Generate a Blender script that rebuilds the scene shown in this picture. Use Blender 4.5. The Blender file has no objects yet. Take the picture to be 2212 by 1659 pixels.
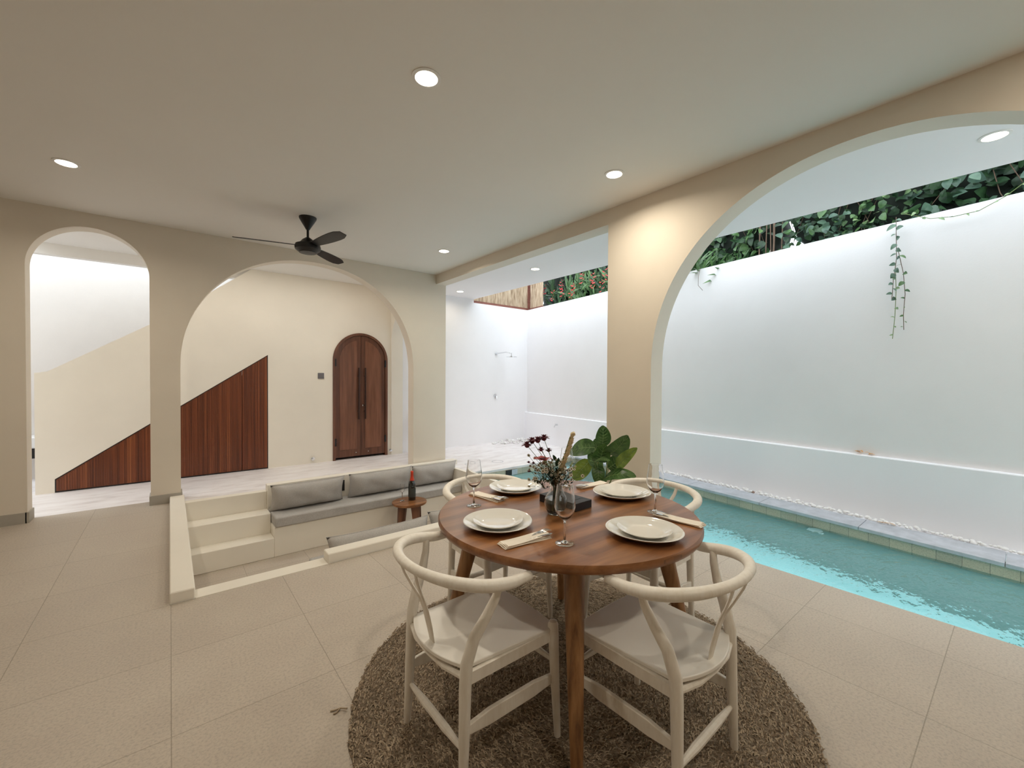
import bpy, math, random
from mathutils import Vector, Matrix
from mathutils.geometry import tessellate_polygon
random.seed(7)
PI = math.pi
COL = bpy.context.scene.collection
sc = bpy.context.scene

# ------------------------------------------------------------------ helpers
class MB:
    def __init__(s): s.v = []; s.f = []
    def add(s, vs, fs):
        o = len(s.v); s.v += [tuple(p) for p in vs]; s.f += [tuple(i + o for i in f) for f in fs]; return s
    def box(s, x0, x1, y0, y1, z0, z1):
        return s.add([(x0,y0,z0),(x1,y0,z0),(x1,y1,z0),(x0,y1,z0),(x0,y0,z1),(x1,y0,z1),(x1,y1,z1),(x0,y1,z1)],
                     [(0,3,2,1),(4,5,6,7),(0,1,5,4),(1,2,6,5),(2,3,7,6),(3,0,4,7)])
    def prism(s, poly, mp, d0, d1, holes=()):
        """poly: 2-D outline; mp(u,v,d)->xyz"""
        loops = [poly] + list(holes)
        flat = [p for l in loops for p in l]
        tris = tessellate_polygon([[Vector((u, v, 0)) for u, v in l] for l in loops])
        n = len(flat)
        vs = [mp(u, v, d0) for u, v in flat] + [mp(u, v, d1) for u, v in flat]
        fs = []
        for t in tris:
            fs.append(tuple(t)); fs.append(tuple(i + n for i in reversed(t)))
        o = 0
        for l in loops:
            m = len(l)
            for i in range(m):
                a = o + i; b = o + (i + 1) % m
                fs.append((a, b, b + n, a + n))
            o += m
        return s.add(vs, fs)
    def lathe(s, prof, c=(0,0,0), n=32, cap=True, sx=1, sy=1, wob=None):
        vs = []; fs = []
        for r, z in prof:
            for k in range(n):
                a = 2*PI*k/n; rr = r * (1 + (wob(a) if wob else 0))
                vs.append((c[0]+rr*sx*math.cos(a), c[1]+rr*sy*math.sin(a), c[2]+z))
        for i in range(len(prof)-1):
            for k in range(n):
                k2 = (k+1) % n
                fs.append((i*n+k, i*n+k2, (i+1)*n+k2, (i+1)*n+k))
        if cap:
            if prof[0][0] > 1e-5: fs.append(tuple(range(n-1, -1, -1)))
            if prof[-1][0] > 1e-5: fs.append(tuple((len(prof)-1)*n+k for k in range(n)))
        return s.add(vs, fs)
    def tube(s, pts, rad, n=12, flat=1.0, up=None, cap=True):
        """pts: list of points; rad: number or list; flat: ratio of the second axis"""
        P = [Vector(p) for p in pts]; m = len(P)
        R = rad if isinstance(rad, (list, tuple)) else [rad]*m
        T = []
        for i in range(m):
            t = (P[min(i+1, m-1)] - P[max(i-1, 0)]); T.append(t.normalized())
        u = Vector(up) if up else (Vector((0,0,1)) if abs(T[0].z) < .9 else Vector((1,0,0)))
        vs = []; fs = []
        for i in range(m):
            if up: u = Vector(up)
            a = (u - T[i]*u.dot(T[i])).normalized(); b = T[i].cross(a); u = a
            fl = flat[i] if isinstance(flat, (list, tuple)) else flat
            for k in range(n):
                an = 2*PI*k/n
                vs.append(P[i] + a*math.cos(an)*R[i] + b*math.sin(an)*R[i]*fl)
        for i in range(m-1):
            for k in range(n):
                k2 = (k+1) % n
                fs.append((i*n+k, i*n+k2, (i+1)*n+k2, (i+1)*n+k))
        if cap:
            fs.append(tuple(range(n-1, -1, -1))); fs.append(tuple((m-1)*n+k for k in range(n)))
        return s.add(vs, fs)
    def ball(s, c, r, n=12, m=8, rx=1, ry=1, rz=1):
        prof = [(r*math.sin(PI*i/m), -r*rz*math.cos(PI*i/m)) for i in range(m+1)]
        prof[0] = (1e-6, prof[0][1]); prof[-1] = (1e-6, prof[-1][1])
        return s.lathe(prof, c, n, False, rx, ry)
    def leaf(s, base, tip, width, nrm, bend=.15, fold=.12, seg=6, shape=1.0, heart=False, blunt=False):
        b = Vector(base); t = Vector(tip); L = (t-b).length; d = (t-b).normalized(); nn = Vector(nrm)
        nn = (nn - d*nn.dot(d))
        nn = nn.normalized() if nn.length > 1e-4 else d.orthogonal().normalized()
        sd = d.cross(nn); vs = []; fs = []
        for i in range(seg+1):
            q = i/seg
            w = width*.5*(math.sin(PI*min(1, q**(.62 if heart else .8)*.99+.01))**.75)*shape
            if blunt: w = width*.5*max(0, math.sin(PI*min(1, q**.78*.985+.012)))**.5*shape
            c = b + d*L*q + nn*(bend*L*math.sin(PI*q))
            vs += [c + sd*w + nn*fold*w, c, c - sd*w + nn*fold*w]
        for i in range(seg):
            o = i*3
            fs += [(o, o+1, o+4, o+3), (o+1, o+2, o+5, o+4)]
        return s.add(vs, fs)
    def build(s, name, mat, parent=None, smooth=35, bevel=0, seg=2, sub=0, loc=None, recalc=True):
        me = bpy.data.meshes.new(name); me.from_pydata(s.v, [], s.f)
        o = bpy.data.objects.new(name, me); COL.objects.link(o)
        me.materials.append(mat)
        import bmesh
        if recalc: bm = bmesh.new(); bm.from_mesh(me); bmesh.ops.recalc_face_normals(bm, faces=bm.faces); bm.to_mesh(me); bm.free()
        if smooth:
            for p in me.polygons: p.use_smooth = True
            if smooth < 180: me.set_sharp_from_angle(angle=math.radians(smooth))
        if bevel:
            b = o.modifiers.new('b', 'BEVEL'); b.width = bevel; b.segments = seg; b.limit_method = 'ANGLE'; b.angle_limit = math.radians(40)
        if sub:
            m = o.modifiers.new('s', 'SUBSURF'); m.levels = m.render_levels = sub
        if parent: o.parent = parent
        if loc: o.location = loc
        return o
def tag(o, label, cat, group=None):
    o['label'] = label; o['category'] = cat
    if group: o['group'] = group
    return o
def struct(o): o['kind'] = 'structure'; return o
def thing(name, label, cat, loc=(0,0,0), rz=0, group=None):
    o = bpy.data.objects.new(name, None); COL.objects.link(o); o.empty_display_size = .05
    o.location = loc; o.rotation_euler = (0, 0, rz)
    return tag(o, label, cat, group)
def copy_tree(o, parent=None):
    c = o.copy(); COL.objects.link(c); c.parent = parent
    for ch in [x for x in bpy.data.objects if x.parent == o]: copy_tree(ch, c)
    return c
def dup(o, label, loc=None, rz=None, group=None):
    c = copy_tree(o)
    if loc is not None: c.location = loc
    if rz is not None: c.rotation_euler = (0, 0, rz)
    c['label'] = label
    if group: c['group'] = group
    return c

# ------------------------------------------------------------------ materials
def mat(name, base=(.8,.8,.8), rough=.6, metal=0, **kw):
    m = bpy.data.materials.new(name); m.use_nodes = True
    b = m.node_tree.nodes['Principled BSDF']
    b.inputs['Base Color'].default_value = (*base, 1); b.inputs['Roughness'].default_value = rough
    b.inputs['Metallic'].default_value = metal
    for k, v in kw.items(): b.inputs[k.replace('_', ' ')].default_value = v
    return m
def nd(m, t, **kw):
    n = m.node_tree.nodes.new(t)
    for k, v in kw.items():
        if k in n.inputs: n.inputs[k].default_value = v
        else: setattr(n, k, v)
    return n
def lk(m, a, b): m.node_tree.links.new(a, b)
def bsdf(m): return m.node_tree.nodes['Principled BSDF']
def coords(m, scale=(1,1,1), rot=(0,0,0), loc=(0,0,0)):
    tc = nd(m, 'ShaderNodeTexCoord'); mp = nd(m, 'ShaderNodeMapping')
    mp.inputs['Scale'].default_value = scale; mp.inputs['Rotation'].default_value = rot; mp.inputs['Location'].default_value = loc
    lk(m, tc.outputs['Object'], mp.inputs['Vector']); return mp.outputs['Vector']
def noise(m, vec, sc=5, det=3, rough=.5):
    n = nd(m, 'ShaderNodeTexNoise'); n.inputs['Scale'].default_value = sc; n.inputs['Detail'].default_value = det
    n.inputs['Roughness'].default_value = rough; lk(m, vec, n.inputs['Vector']); return n.outputs['Fac']
def ramp(m, fac, stops):
    r = nd(m, 'ShaderNodeValToRGB'); e = r.color_ramp.elements
    while len(e) < len(stops): e.new(.5)
    for k, (p, c) in enumerate(stops): e[k].position = p; e[k].color = (*c, 1)
    lk(m, fac, r.inputs['Fac']); return r.outputs['Color']
def bump(m, fac, strength=.2, dist=.01):
    b = nd(m, 'ShaderNodeBump'); b.inputs['Strength'].default_value = strength; b.inputs['Distance'].default_value = dist
    lk(m, fac, b.inputs['Height']); lk(m, b.outputs['Normal'], bsdf(m).inputs['Normal'])
def math_(m, op, a, b=None):
    n = nd(m, 'ShaderNodeMath', operation=op)
    for i, x in enumerate((a, b)):
        if x is None: continue
        if isinstance(x, (int, float)): n.inputs[i].default_value = x
        else: lk(m, x, n.inputs[i])
    return n.outputs[0]
def mix(m, fac, a, b, mode='MIX'):
    n = nd(m, 'ShaderNodeMix', data_type='RGBA', blend_type=mode)
    for i, x in ((0, fac), (6, a), (7, b)):
        if isinstance(x, (int, float)): n.inputs[i].default_value = x
        elif isinstance(x, tuple): n.inputs[i].default_value = (*x, 1)
        else: lk(m, x, n.inputs[i])
    return n.outputs[2]

def plaster(name, c, v=.03, bs=.12):
    m = mat(name, c, .75); vec = coords(m)
    f = noise(m, vec, 1.3, 4, .6); lo = tuple(x*(1-v) for x in c); hi = tuple(min(1, x*(1+v)) for x in c)
    lk(m, ramp(m, f, [(.3, lo), (.7, hi)]), bsdf(m).inputs['Base Color'])
    bump(m, noise(m, vec, 60, 4, .6), bs, .003); return m
M = {}
M['cream'] = plaster('cream_plaster', (.78,.705,.60))
M['hall'] = plaster('hall_plaster', (.86,.81,.715))
M['white'] = plaster('white_plaster', (.87,.855,.865), .02, .2)
M['white2'] = plaster('white_stair_plaster', (.84,.82,.79), .02, .3)
M['well'] = plaster('stairwell_plaster', (.72,.68,.645), .03, .5)
M['ceil'] = plaster('ceiling_paint', (.85,.82,.77), .01, .06)
M['plinth'] = plaster('plinth_plaster', (.95,.95,.99), .01, .15)
M['eave'] = plaster('eave_paint', (.92,.89,.895), .01, .06)
M['basegrey'] = plaster('grey_skirting', (.42,.39,.34))
M['curb'] = plaster('curb_plaster', (.85,.80,.71))

def tile_mat(name, c1, c2, size, off, mortar, mc, speck=.25, wall=False):
    m = mat(name, c1, .55); vec = coords(m, loc=(-off[0], -off[1], 0))
    if wall:
        sx = nd(m, 'ShaderNodeSeparateXYZ'); lk(m, vec, sx.inputs[0]); cx = nd(m, 'ShaderNodeCombineXYZ')
        lk(m, math_(m, 'ADD', sx.outputs[0], sx.outputs[1]), cx.inputs[0]); lk(m, sx.outputs[2], cx.inputs[1]); vec = cx.outputs[0]
    br = nd(m, 'ShaderNodeTexBrick'); br.offset = 0; br.squash = 1
    br.inputs['Scale'].default_value = 1; br.inputs['Brick Width'].default_value = size[0]; br.inputs['Row Height'].default_value = size[1]
    br.inputs['Mortar Size'].default_value = mortar; br.inputs['Mortar Smooth'].default_value = .3; br.inputs['Bias'].default_value = 0
    br.inputs['Color1'].default_value = (*c1, 1); br.inputs['Color2'].default_value = (*c2, 1); br.inputs['Mortar'].default_value = (*mc, 1)
    lk(m, vec, br.inputs['Vector'])
    n1 = noise(m, vec, 90, 3, .7); n2 = noise(m, vec, 2.2, 3, .6)
    a = mix(m, speck, br.outputs['Color'], ramp(m, n1, [(.36, (.25,.22,.19)), (.5, (.62,.58,.52)), (.7, (.8,.76,.7))]), 'OVERLAY')
    b = mix(m, .5, a, ramp(m, n2, [(.3, (.44,.43,.42)), (.7, (.56,.56,.56))]), 'OVERLAY')
    lk(m, b, bsdf(m).inputs['Base Color'])
    h = math_(m, 'SUBTRACT', math_(m, 'MULTIPLY', n1, .25), br.outputs['Fac'])
    bump(m, h, .25, .002)
    lk(m, ramp(m, n2, [(.3, (.42,)*3), (.7, (.62,)*3)]), bsdf(m).inputs['Roughness'])
    return m
M['tile'] = tile_mat('speckled_floor_tile', (.50,.445,.385), (.48,.425,.365), (.6,.6), (-.003,.25), .0022, (.33,.29,.24))
M['pooltile'] = tile_mat('sandy_waterline_tile', (.50,.46,.36), (.40,.38,.31), (.17,.2), (0,0), .002, (.2,.2,.17), .3, True)
def deck():
    m = mat('pale_stone_deck', (.8,.76,.76), .5); vec = coords(m)
    v2 = coords(m, (1, 3.2, 1))
    a = ramp(m, noise(m, v2, 2.6, 5, .65), [(.3, (.66,.61,.60)), (.48, (.82,.78,.78)), (.7, (.90,.875,.88))])
    lk(m, a, bsdf(m).inputs['Base Color']); bump(m, noise(m, vec, 25, 4), .1, .003); return m
M['deck'] = deck()
def stone(): 
    m = mat('grey_coping_stone', (.5,.52,.56), .55); vec = coords(m)
    lk(m, ramp(m, noise(m, vec, 7, 5, .65), [(.3, (.40,.42,.46)), (.7, (.58,.60,.66))]), bsdf(m).inputs['Base Color'])
    bump(m, noise(m, vec, 70, 3), .15, .002); return m
M['coping'] = stone()
def basin():
    m = mat('pool_tile', (.15,.62,.66), .5); vec = coords(m)
    br = nd(m, 'ShaderNodeTexBrick'); br.offset = 0
    br.inputs['Scale'].default_value = 1; br.inputs['Brick Width'].default_value = .1; br.inputs['Row Height'].default_value = .1; br.inputs['Mortar Size'].default_value = .002
    br.inputs['Color1'].default_value = (.52,.86,.90,1); br.inputs['Color2'].default_value = (.46,.81,.86,1); br.inputs['Mortar'].default_value = (.55,.86,.89,1)
    lk(m, vec, br.inputs['Vector']); lk(m, br.outputs['Color'], bsdf(m).inputs['Base Color']); return m
M['basin'] = basin()
M['basin_wall'] = mat('shaded_teal_pool_wall', (.26,.38,.36), .6)  # darker than the pool floor: the wall's shading is in this colour
def water():
    m = bpy.data.materials.new('pool_water'); m.use_nodes = True; nt = m.node_tree; nt.nodes.remove(bsdf(m))
    vec = coords(m, (1.0, 2.2, 1), (0,0,.35)); n1 = noise(m, vec, 3.6, 3, .55); n2 = noise(m, vec, 15, 2, .5)
    b = nd(m, 'ShaderNodeBump'); b.inputs['Strength'].default_value = .8; b.inputs['Distance'].default_value = .05
    lk(m, math_(m, 'ADD', n1, math_(m, 'MULTIPLY', n2, .2)), b.inputs['Height'])
    t = nd(m, 'ShaderNodeBsdfRefraction'); t.inputs['IOR'].default_value = 1.333; t.inputs['Roughness'].default_value = .0; t.inputs['Color'].default_value = (.80,.97,.98,1); lk(m, b.outputs['Normal'], t.inputs['Normal'])
    g = nd(m, 'ShaderNodeBsdfGlossy'); g.inputs['Roughness'].default_value = .03; g.inputs['Color'].default_value = (.9,.97,.97,1); lk(m, b.outputs['Normal'], g.inputs['Normal'])
    f = nd(m, 'ShaderNodeFresnel'); f.inputs['IOR'].default_value = 1.333; lk(m, b.outputs['Normal'], f.inputs['Normal'])
    mx = nd(m, 'ShaderNodeMixShader'); lk(m, f.outputs[0], mx.inputs[0]); lk(m, t.outputs[0], mx.inputs[1]); lk(m, g.outputs[0], mx.inputs[2])
    lk(m, mx.outputs[0], nt.nodes['Material Output'].inputs['Surface']); return m
M['water'] = water()

def wood(name, cols, rot=0, stretch=(1.2, 22, 22), rough=.42, plank=None, bmp=.05, axis=None):
    m = mat(name, cols[1], rough)
    vec = coords(m, stretch, (0, 0, rot))
    f = noise(m, vec, 1.6, 6, .62); f2 = noise(m, vec, .35, 2, .5)
    w = nd(m, 'ShaderNodeTexWave', wave_type='BANDS', bands_direction='Y'); lk(m, vec, w.inputs['Vector'])
    w.inputs['Scale'].default_value = .22; w.inputs['Distortion'].default_value = 5; w.inputs['Detail'].default_value = 3; w.inputs['Detail Scale'].default_value = .6
    g = math_(m, 'ADD', math_(m, 'MULTIPLY', f, .84), math_(m, 'MULTIPLY', w.outputs['Fac'], .16))
    c = ramp(m, g, [(.32, cols[0]), (.5, cols[1]), (.68, cols[2])])
    if plank:
        pv = coords(m, (1, 1, 1), (0, 0, rot)); br = nd(m, 'ShaderNodeTexBrick'); br.offset = .5
        br.inputs['Scale'].default_value = 1; br.inputs['Brick Width'].default_value = 3.0; br.inputs['Row Height'].default_value = plank
        br.inputs['Mortar Size'].default_value = .0004; br.inputs['Color1'].default_value = (.38,.38,.38,1); br.inputs['Color2'].default_value = (.62,.6,.58,1); br.inputs['Mortar'].default_value = (.3,.3,.3,1)
        lk(m, pv, br.inputs['Vector']); c = mix(m, .75, c, br.outputs['Color'], 'OVERLAY')
    lk(m, c, bsdf(m).inputs['Base Color'])
    bump(m, g, bmp, .002); return m
TEAK = [(.15,.058,.020), (.235,.098,.036), (.34,.155,.062)]
M['table'] = wood('oiled_teak_top', TEAK, 0.12, (1.3, 13, 13), .28, plank=.10)
M['leg'] = wood('teak_leg', [(.16,.07,.025), (.30,.145,.055), (.40,.21,.09)], 0, (26, 26, 1.6), .4)
M['door'] = wood('stained_door', [(.085,.03,.015), (.14,.052,.026), (.19,.078,.04)], 0, (16, 16, .9), .4)
M['doorl'] = wood('stained_door_light', [(.11,.042,.022), (.18,.07,.036), (.24,.10,.055)], 0, (14, 14, .9), .4)
M['stair_wood'] = wood('red_brown_slats', [(.085,.02,.006), (.20,.052,.017), (.35,.12,.04)], 0, (30, 30, .25), .4)
M['beam'] = wood('red_brown_beam', [(.12,.04,.03), (.2,.075,.055), (.26,.1,.07)], 0, (1.5, 12, 12), .5)
M['dark'] = mat('near_black', (.012,.010,.010), .45)
M['fan'] = mat('matte_black_fan', (.005,.0045,.005), .42)
M['black'] = mat('black_box', (.010,.011,.014), .5)
M['grey_plate'] = mat('grey_switch', (.16,.15,.16), .4)
M['chrome'] = mat('chrome', (.75,.76,.78), .12, 1)
M['steel'] = mat('cutlery_steel', (.7,.69,.67), .2, 1)
M['bronze'] = mat('dark_bronze', (.06,.035,.03), .35, .7)
def chairm():
    m = mat('whitewashed_wood', (.8,.74,.65), .42); vec = coords(m, (6, 6, 1))
    lk(m, ramp(m, noise(m, vec, 9, 5, .7), [(.3, (.82,.76,.67)), (.55, (.89,.84,.76)), (.8, (.92,.88,.82))]), bsdf(m).inputs['Base Color']); return m
M['chair'] = chairm()
M['seat'] = mat('white_seat', (.92,.89,.83), .38)
M['plate'] = mat('glazed_ivory', (.84,.82,.77), .08, Coat_Weight=.5)
M['napkin'] = mat('cream_cotton', (.88,.80,.69), .85)
def fabric(name, c, s=220):
    m = mat(name, c, .9); vec = coords(m); n1 = noise(m, vec, s, 2, .6); n2 = noise(m, vec, 6, 3, .5)
    lk(m, mix(m, .5, ramp(m, n1, [(.3, tuple(x*.8 for x in c)), (.7, tuple(min(1, x*1.15) for x in c))]), ramp(m, n2, [(.3, (.43,)*3), (.7, (.56,)*3)]), 'OVERLAY'), bsdf(m).inputs['Base Color'])
    bump(m, math_(m, 'ADD', math_(m, 'MULTIPLY', n1, .3), n2), .35, .006); return m
M['grey_fabric'] = fabric('grey_linen', (.46,.435,.41))
M['grey_fabric2'] = fabric('grey_seat_linen', (.47,.45,.43))
def rugm():
    m = mat('woven_jute', (.2,.15,.1), .95); vec = coords(m, (1,1,1))
    n1 = noise(m, vec, 70, 4, .75); n2 = noise(m, vec, 3, 2)
    lk(m, mix(m, .4, ramp(m, n1, [(.32, (.10,.07,.045)), (.5, (.27,.205,.14)), (.68, (.48,.39,.29))]), ramp(m, n2, [(.3, (.42,)*3), (.7, (.6,)*3)]), 'OVERLAY'), bsdf(m).inputs['Base Color'])
    bump(m, n1, 1, .02); return m
M['rug'] = rugm()
M['rug_yarn'] = mat('jute_yarn', (.44,.35,.25), .95)
M['rug_yarn2'] = mat('dark_jute_yarn', (.25,.185,.125), .95)
def glassm(name, c=(1,1,1)):
    m = mat(name, c, 0.0, Transmission_Weight=1, IOR=1.45); return m
M['glass'] = glassm('clear_glass')
M['vglass'] = glassm('vase_glass', (.97,.99,.98))
M['bottle'] = mat('dark_bottle_glass', (.006,.008,.006), .08, Coat_Weight=1)
M['foil'] = mat('orange_red_foil', (.62,.045,.012), .35)
M['blabel'] = mat('dark_grey_label', (.045,.05,.045), .6)
def leafm(name, lo, hi, s=6, tr=.25, rough=.35):
    m = mat(name, hi, rough); vec = coords(m)
    c = ramp(m, noise(m, vec, s, 3, .6), [(.35, lo), (.65, hi)])
    b = bsdf(m); lk(m, c, b.inputs['Base Color'])
    t = nd(m, 'ShaderNodeBsdfTranslucent'); lk(m, c, t.inputs['Color'])
    mx = nd(m, 'ShaderNodeMixShader'); mx.inputs[0].default_value = tr
    out = m.node_tree.nodes['Material Output']
    lk(m, b.outputs[0], mx.inputs[1]); lk(m, t.outputs[0], mx.inputs[2]); lk(m, mx.outputs[0], out.inputs['Surface']); return m
M['leaf_dark'] = leafm('dark_vine_leaf', (.012,.035,.018), (.05,.115,.045))
M['leaf_mid'] = leafm('vine_leaf', (.03,.085,.03), (.14,.26,.09))
M['leaf_pale'] = leafm('pale_vine_leaf', (.13,.22,.10), (.30,.42,.20))
M['leaf_blue'] = leafm('grey_green_leaf', (.045,.10,.07), (.13,.22,.15))
M['shade'] = mat('painted_deep_shade', (.004,.009,.004), .9)  # near-black colour stands in for deep shade between the leaves
M['plant'] = leafm('potted_leaf', (.03,.075,.02), (.085,.17,.045), 14, .2, .3)
M['plant2'] = leafm('yellow_green_leaf', (.11,.18,.025), (.22,.30,.05), 14, .3, .35)
M['vein'] = mat('pale_vein', (.25,.36,.14), .5)
M['stem'] = mat('green_stem', (.16,.22,.07), .6)
M['twig'] = mat('thin_brown_twig', (.14,.09,.06), .8)
M['mum'] = mat('maroon_petal', (.13,.012,.026), .6)
M['gerbera'] = mat('red_petal', (.50,.03,.022), .55)
M['daisy'] = mat('cream_petal', (.72,.66,.55), .7)
M['daisyc'] = mat('daisy_centre', (.10,.09,.03), .8)
M['spike'] = mat('dried_straw_bract', (.78,.68,.48), .7)
M['heli'] = mat('heliconia_red', (.55,.03,.03), .4)
def bam():
    m = mat('bamboo_cane', (.6,.47,.33), .6); vec = coords(m, (6, 6, .8))
    lk(m, ramp(m, noise(m, vec, 5, 3, .6), [(.3, (.26,.17,.10)), (.5, (.50,.38,.26)), (.7, (.68,.56,.41))]), bsdf(m).inputs['Base Color']); return m
M['bamboo'] = bam()
M['pebble'] = mat('white_pebble', (.86,.85,.84), .5)
M['pebble2'] = mat('brown_pebble', (.32,.22,.18), .6)
M['dryleaf'] = mat('dry_leaf', (.65,.36,.14), .8)
M['porcelain'] = mat('white_porcelain', (.9,.9,.9), .1)
M['terra'] = mat('white_pot', (.75,.73,.7), .6)
M['soil'] = mat('soil', (.05,.035,.025), .95)
M['trim'] = mat('white_lamp_ring', (.85,.83,.8), .5)
def emis(name, c, s):
    m = mat(name, c, .5); b = bsdf(m); b.inputs['Emission Color'].default_value = (*c, 1); b.inputs['Emission Strength'].default_value = s; return m
M['lamp'] = emis('lamp_lens', (1,.86,.66), 14)

# ------------------------------------------------------------------ camera (looking from inside the room towards the pool corner)
R_ = Vector((0.77638352,-0.63023863,0.00528211)); U_ = Vector((0.00476315,0.01424785,0.99988715)); W_ = Vector((0.63024277,0.77627074,-0.01406372))
cam = bpy.data.cameras.new('camera'); co = bpy.data.objects.new('camera', cam); COL.objects.link(co)
mw = Matrix((R_, U_, -W_)).transposed().to_4x4(); mw.translation = Vector((0, 0, 1.38)); co.matrix_world = mw
cam.sensor_width = 36; cam.sensor_fit = 'HORIZONTAL'; cam.lens = 909.54/2212*36; cam.clip_start = .02
sc.camera = co

# ------------------------------------------------------------------ shell
XZ = lambda u, v, d: (u, d, v)      # outline in X-Z, extruded along Y
YZ = lambda u, v, d: (d, u, v)
XY = lambda u, v, d: (u, v, d)
def arch(u0, u1, crown, spring, n=40, e=2.0):
    """points from (u0,spring) over the crown to (u1,spring)"""
    c = (u0+u1)/2; a = (u1-u0)/2; h = crown-spring; o = []
    for i in range(n+1):
        t = PI - PI*i/n; cx, sx = math.cos(t), math.sin(t)
        o.append((c + a*math.copysign(abs(cx)**(2/e), cx), spring + h*abs(sx)**(2/e)))
    return o
def slab(name, mt, *b, **k): return struct(MB().box(*b).build(name, mt, smooth=0, **k))

CZ = 2.99
# floors
fl = MB()
fl.box(-3.6, -.01, -3.4, 6.08, -.12, 0); fl.box(-.01, 3.42, -3.4, 3.25, -.12, 0)
fl.box(3.40, 3.42, 3.25, 5.0, -1.3, -.001)
struct(fl.build('floor', M['tile'], smooth=0))
dk = MB(); dk.box(-4.2, 6.6, 6.08, 8.6, -.12, 0) ; dk.box(3.42, 6.6, 5.05, 6.08, -.12, 0)
dk.box(-.01, 3.42, 5.88, 6.08, -.12, 0)
struct(dk.build('floor_deck', M['deck'], smooth=0))
# sunken pit shell
pit = MB()
pit.box(-.01, 3.42, 3.255, 5.9, -.75, -.645)
struct(pit.build('floor_pit', M['tile'], smooth=0))
st = MB(); st.box(.115, .9, 5.32, 5.54, -.645, -.43); st.box(.115, .9, 5.54, 5.78, -.645, -.205)
struct(st.build('pit_steps', M['curb'], smooth=30, bevel=.006))
cb = MB(); cb.box(-.01, .115, 3.255, 5.9, -.645, .07)
struct(cb.build('curb_side', M['curb'], smooth=30, bevel=.008))
cb = MB(); cb.box(.115, .9, 3.25, 3.385, -.645, .003)
struct(cb.build('curb_strip', M['curb'], smooth=30, bevel=.003))
cb = MB(); cb.box(.9, 3.42, 3.255, 3.375, -.645, .07)
struct(cb.build('curb_front', M['curb'], smooth=30, bevel=.008))
cb = MB(); cb.box(.115, .9, 5.78, 5.88, -.645, .003); cb.box(.9, 3.56, 5.76, 5.885, -.645, .075)
struct(cb.build('curb_back', M['curb'], smooth=30, bevel=.006))
cb = MB(); cb.box(3.36, 3.42, 3.375, 5.05, -.645, .002); cb.box(3.36, 3.42, 5.05, 5.76, -.645, .0)
struct(cb.build('curb_pool_side', M['curb'], smooth=30, bevel=.004))
be = MB(); be.box(.9, 3.36, 5.32, 5.76, -.645, -.315); be.box(.9, 3.36, 3.375, 3.93, -.645, -.315)
struct(be.build('pit_bench', M['curb'], smooth=30, bevel=.006))

# ceilings
ce = MB(); ce.box(-3.6, 3.42, -3.4, 6.08, CZ, CZ+.2)
struct(ce.build('ceiling', M['ceil'], smooth=0))
ce = MB(); ce.box(3.42, 4.84, -3.4, 7.22, CZ, CZ+.2)
struct(ce.build('ceiling_eave', M['eave'], smooth=0))
ce = MB(); ce.box(-1.32, 3.42, 6.08, 7.37, 2.956, 3.2)
struct(ce.build('ceiling_hall', M['white2'], smooth=0))
slab('trim_fascia', M['white2'], -1.4, .94, 7.37, 7.47, 2.822, 3.2)
slab('ceiling_stair', M['white2'], .94, 3.42, 7.37, 8.45, 2.956, 3.2)
# arch wall (left)
o = [(-3.6, 0), (-1.043, 0)] + arch(-1.043, -.166, 2.85, 2.42, 36) + [(-.166, 0), (.087, 0)] + arch(.087, 2.865, 2.872, 1.475, 64, 2.12) + [(2.865, 0), (3.42, 0), (3.42, CZ), (-3.6, CZ)]
struct(MB().prism(o, XZ, 5.9, 6.08).build('wall_back', M['cream'], smooth=25))
# beam, pillar and pool arch (right)
o = [(-3.4, 0), (-1.15, 0), (-1.15, 0.01), (-.68, .01)]
o = [(-3.4, 0), (-.69, 0)] + [(-.69, 1.0)] + arch(-.69, 2.082, 2.852, 1.47, 64, 2.06)[0:] + [(2.082, 0), (2.555, 0), (2.555, 2.846), (5.9, 2.846), (5.9, CZ), (-3.4, CZ)]
struct(MB().prism(o, YZ, 3.245, 3.42).build('wall_right', M['cream'], smooth=25))
# skirtings
struct(MB().box(-3.6, -1.047, 5.888, 5.9, 0, .1).box(-1.055, -1.031, 5.888, 6.085, 0, .1).build('baseboard_left', M['basegrey'], smooth=0))
struct(MB().box(-.178, .099, 5.888, 6.092, 0, .098).build('baseboard_pillar', M['basegrey'], smooth=0))
# unseen sides of the room
slab('wall_left', M['cream'], -3.8, -3.6, -3.4, 6.08, 0, CZ)
slab('wall_front', M['cream'], -3.8, 3.42, -3.6, -3.4, 0, CZ)
# stair wall: cupboard notch, door notch, sloping parapet
def dprof(u0, u1, sp, n=32):
    r = (u1-u0)/2; return [(u0, 0)] + arch(u0, u1, sp+r, sp, n) + [(u1, 0)]
DX0, DX1, DSP = 2.072, 3.002, 1.665
o = [(-1.215, 0), (-1.06, 0), (-1.06, .160), (1.14, 1.708), (1.14, 0)] + dprof(DX0, DX1, DSP) + [(3.28, 0), (3.28, 2.956), (.93, 2.956), (.365, 2.49), (-.219, 2.04), (-1.11, 1.43), (-1.215, 1.41)]
struct(MB().prism(o, XZ, 7.22, 7.37).build('wall_stair', M['hall'], smooth=25))
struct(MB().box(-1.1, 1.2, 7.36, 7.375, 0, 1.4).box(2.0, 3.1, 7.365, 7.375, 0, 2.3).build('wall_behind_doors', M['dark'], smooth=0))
slab('wall_stairwell', M['well'], -4.2, 3.42, 8.35, 8.5, 0, 4.2)
slab('wall_stairwell_side', M['white2'], .94, 1.04, 7.47, 8.35, 0, 4.2)
slab('wall_hall_end', M['white2'], -4.3, -4.2, 5.9, 8.5, 0, 3.4)
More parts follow.
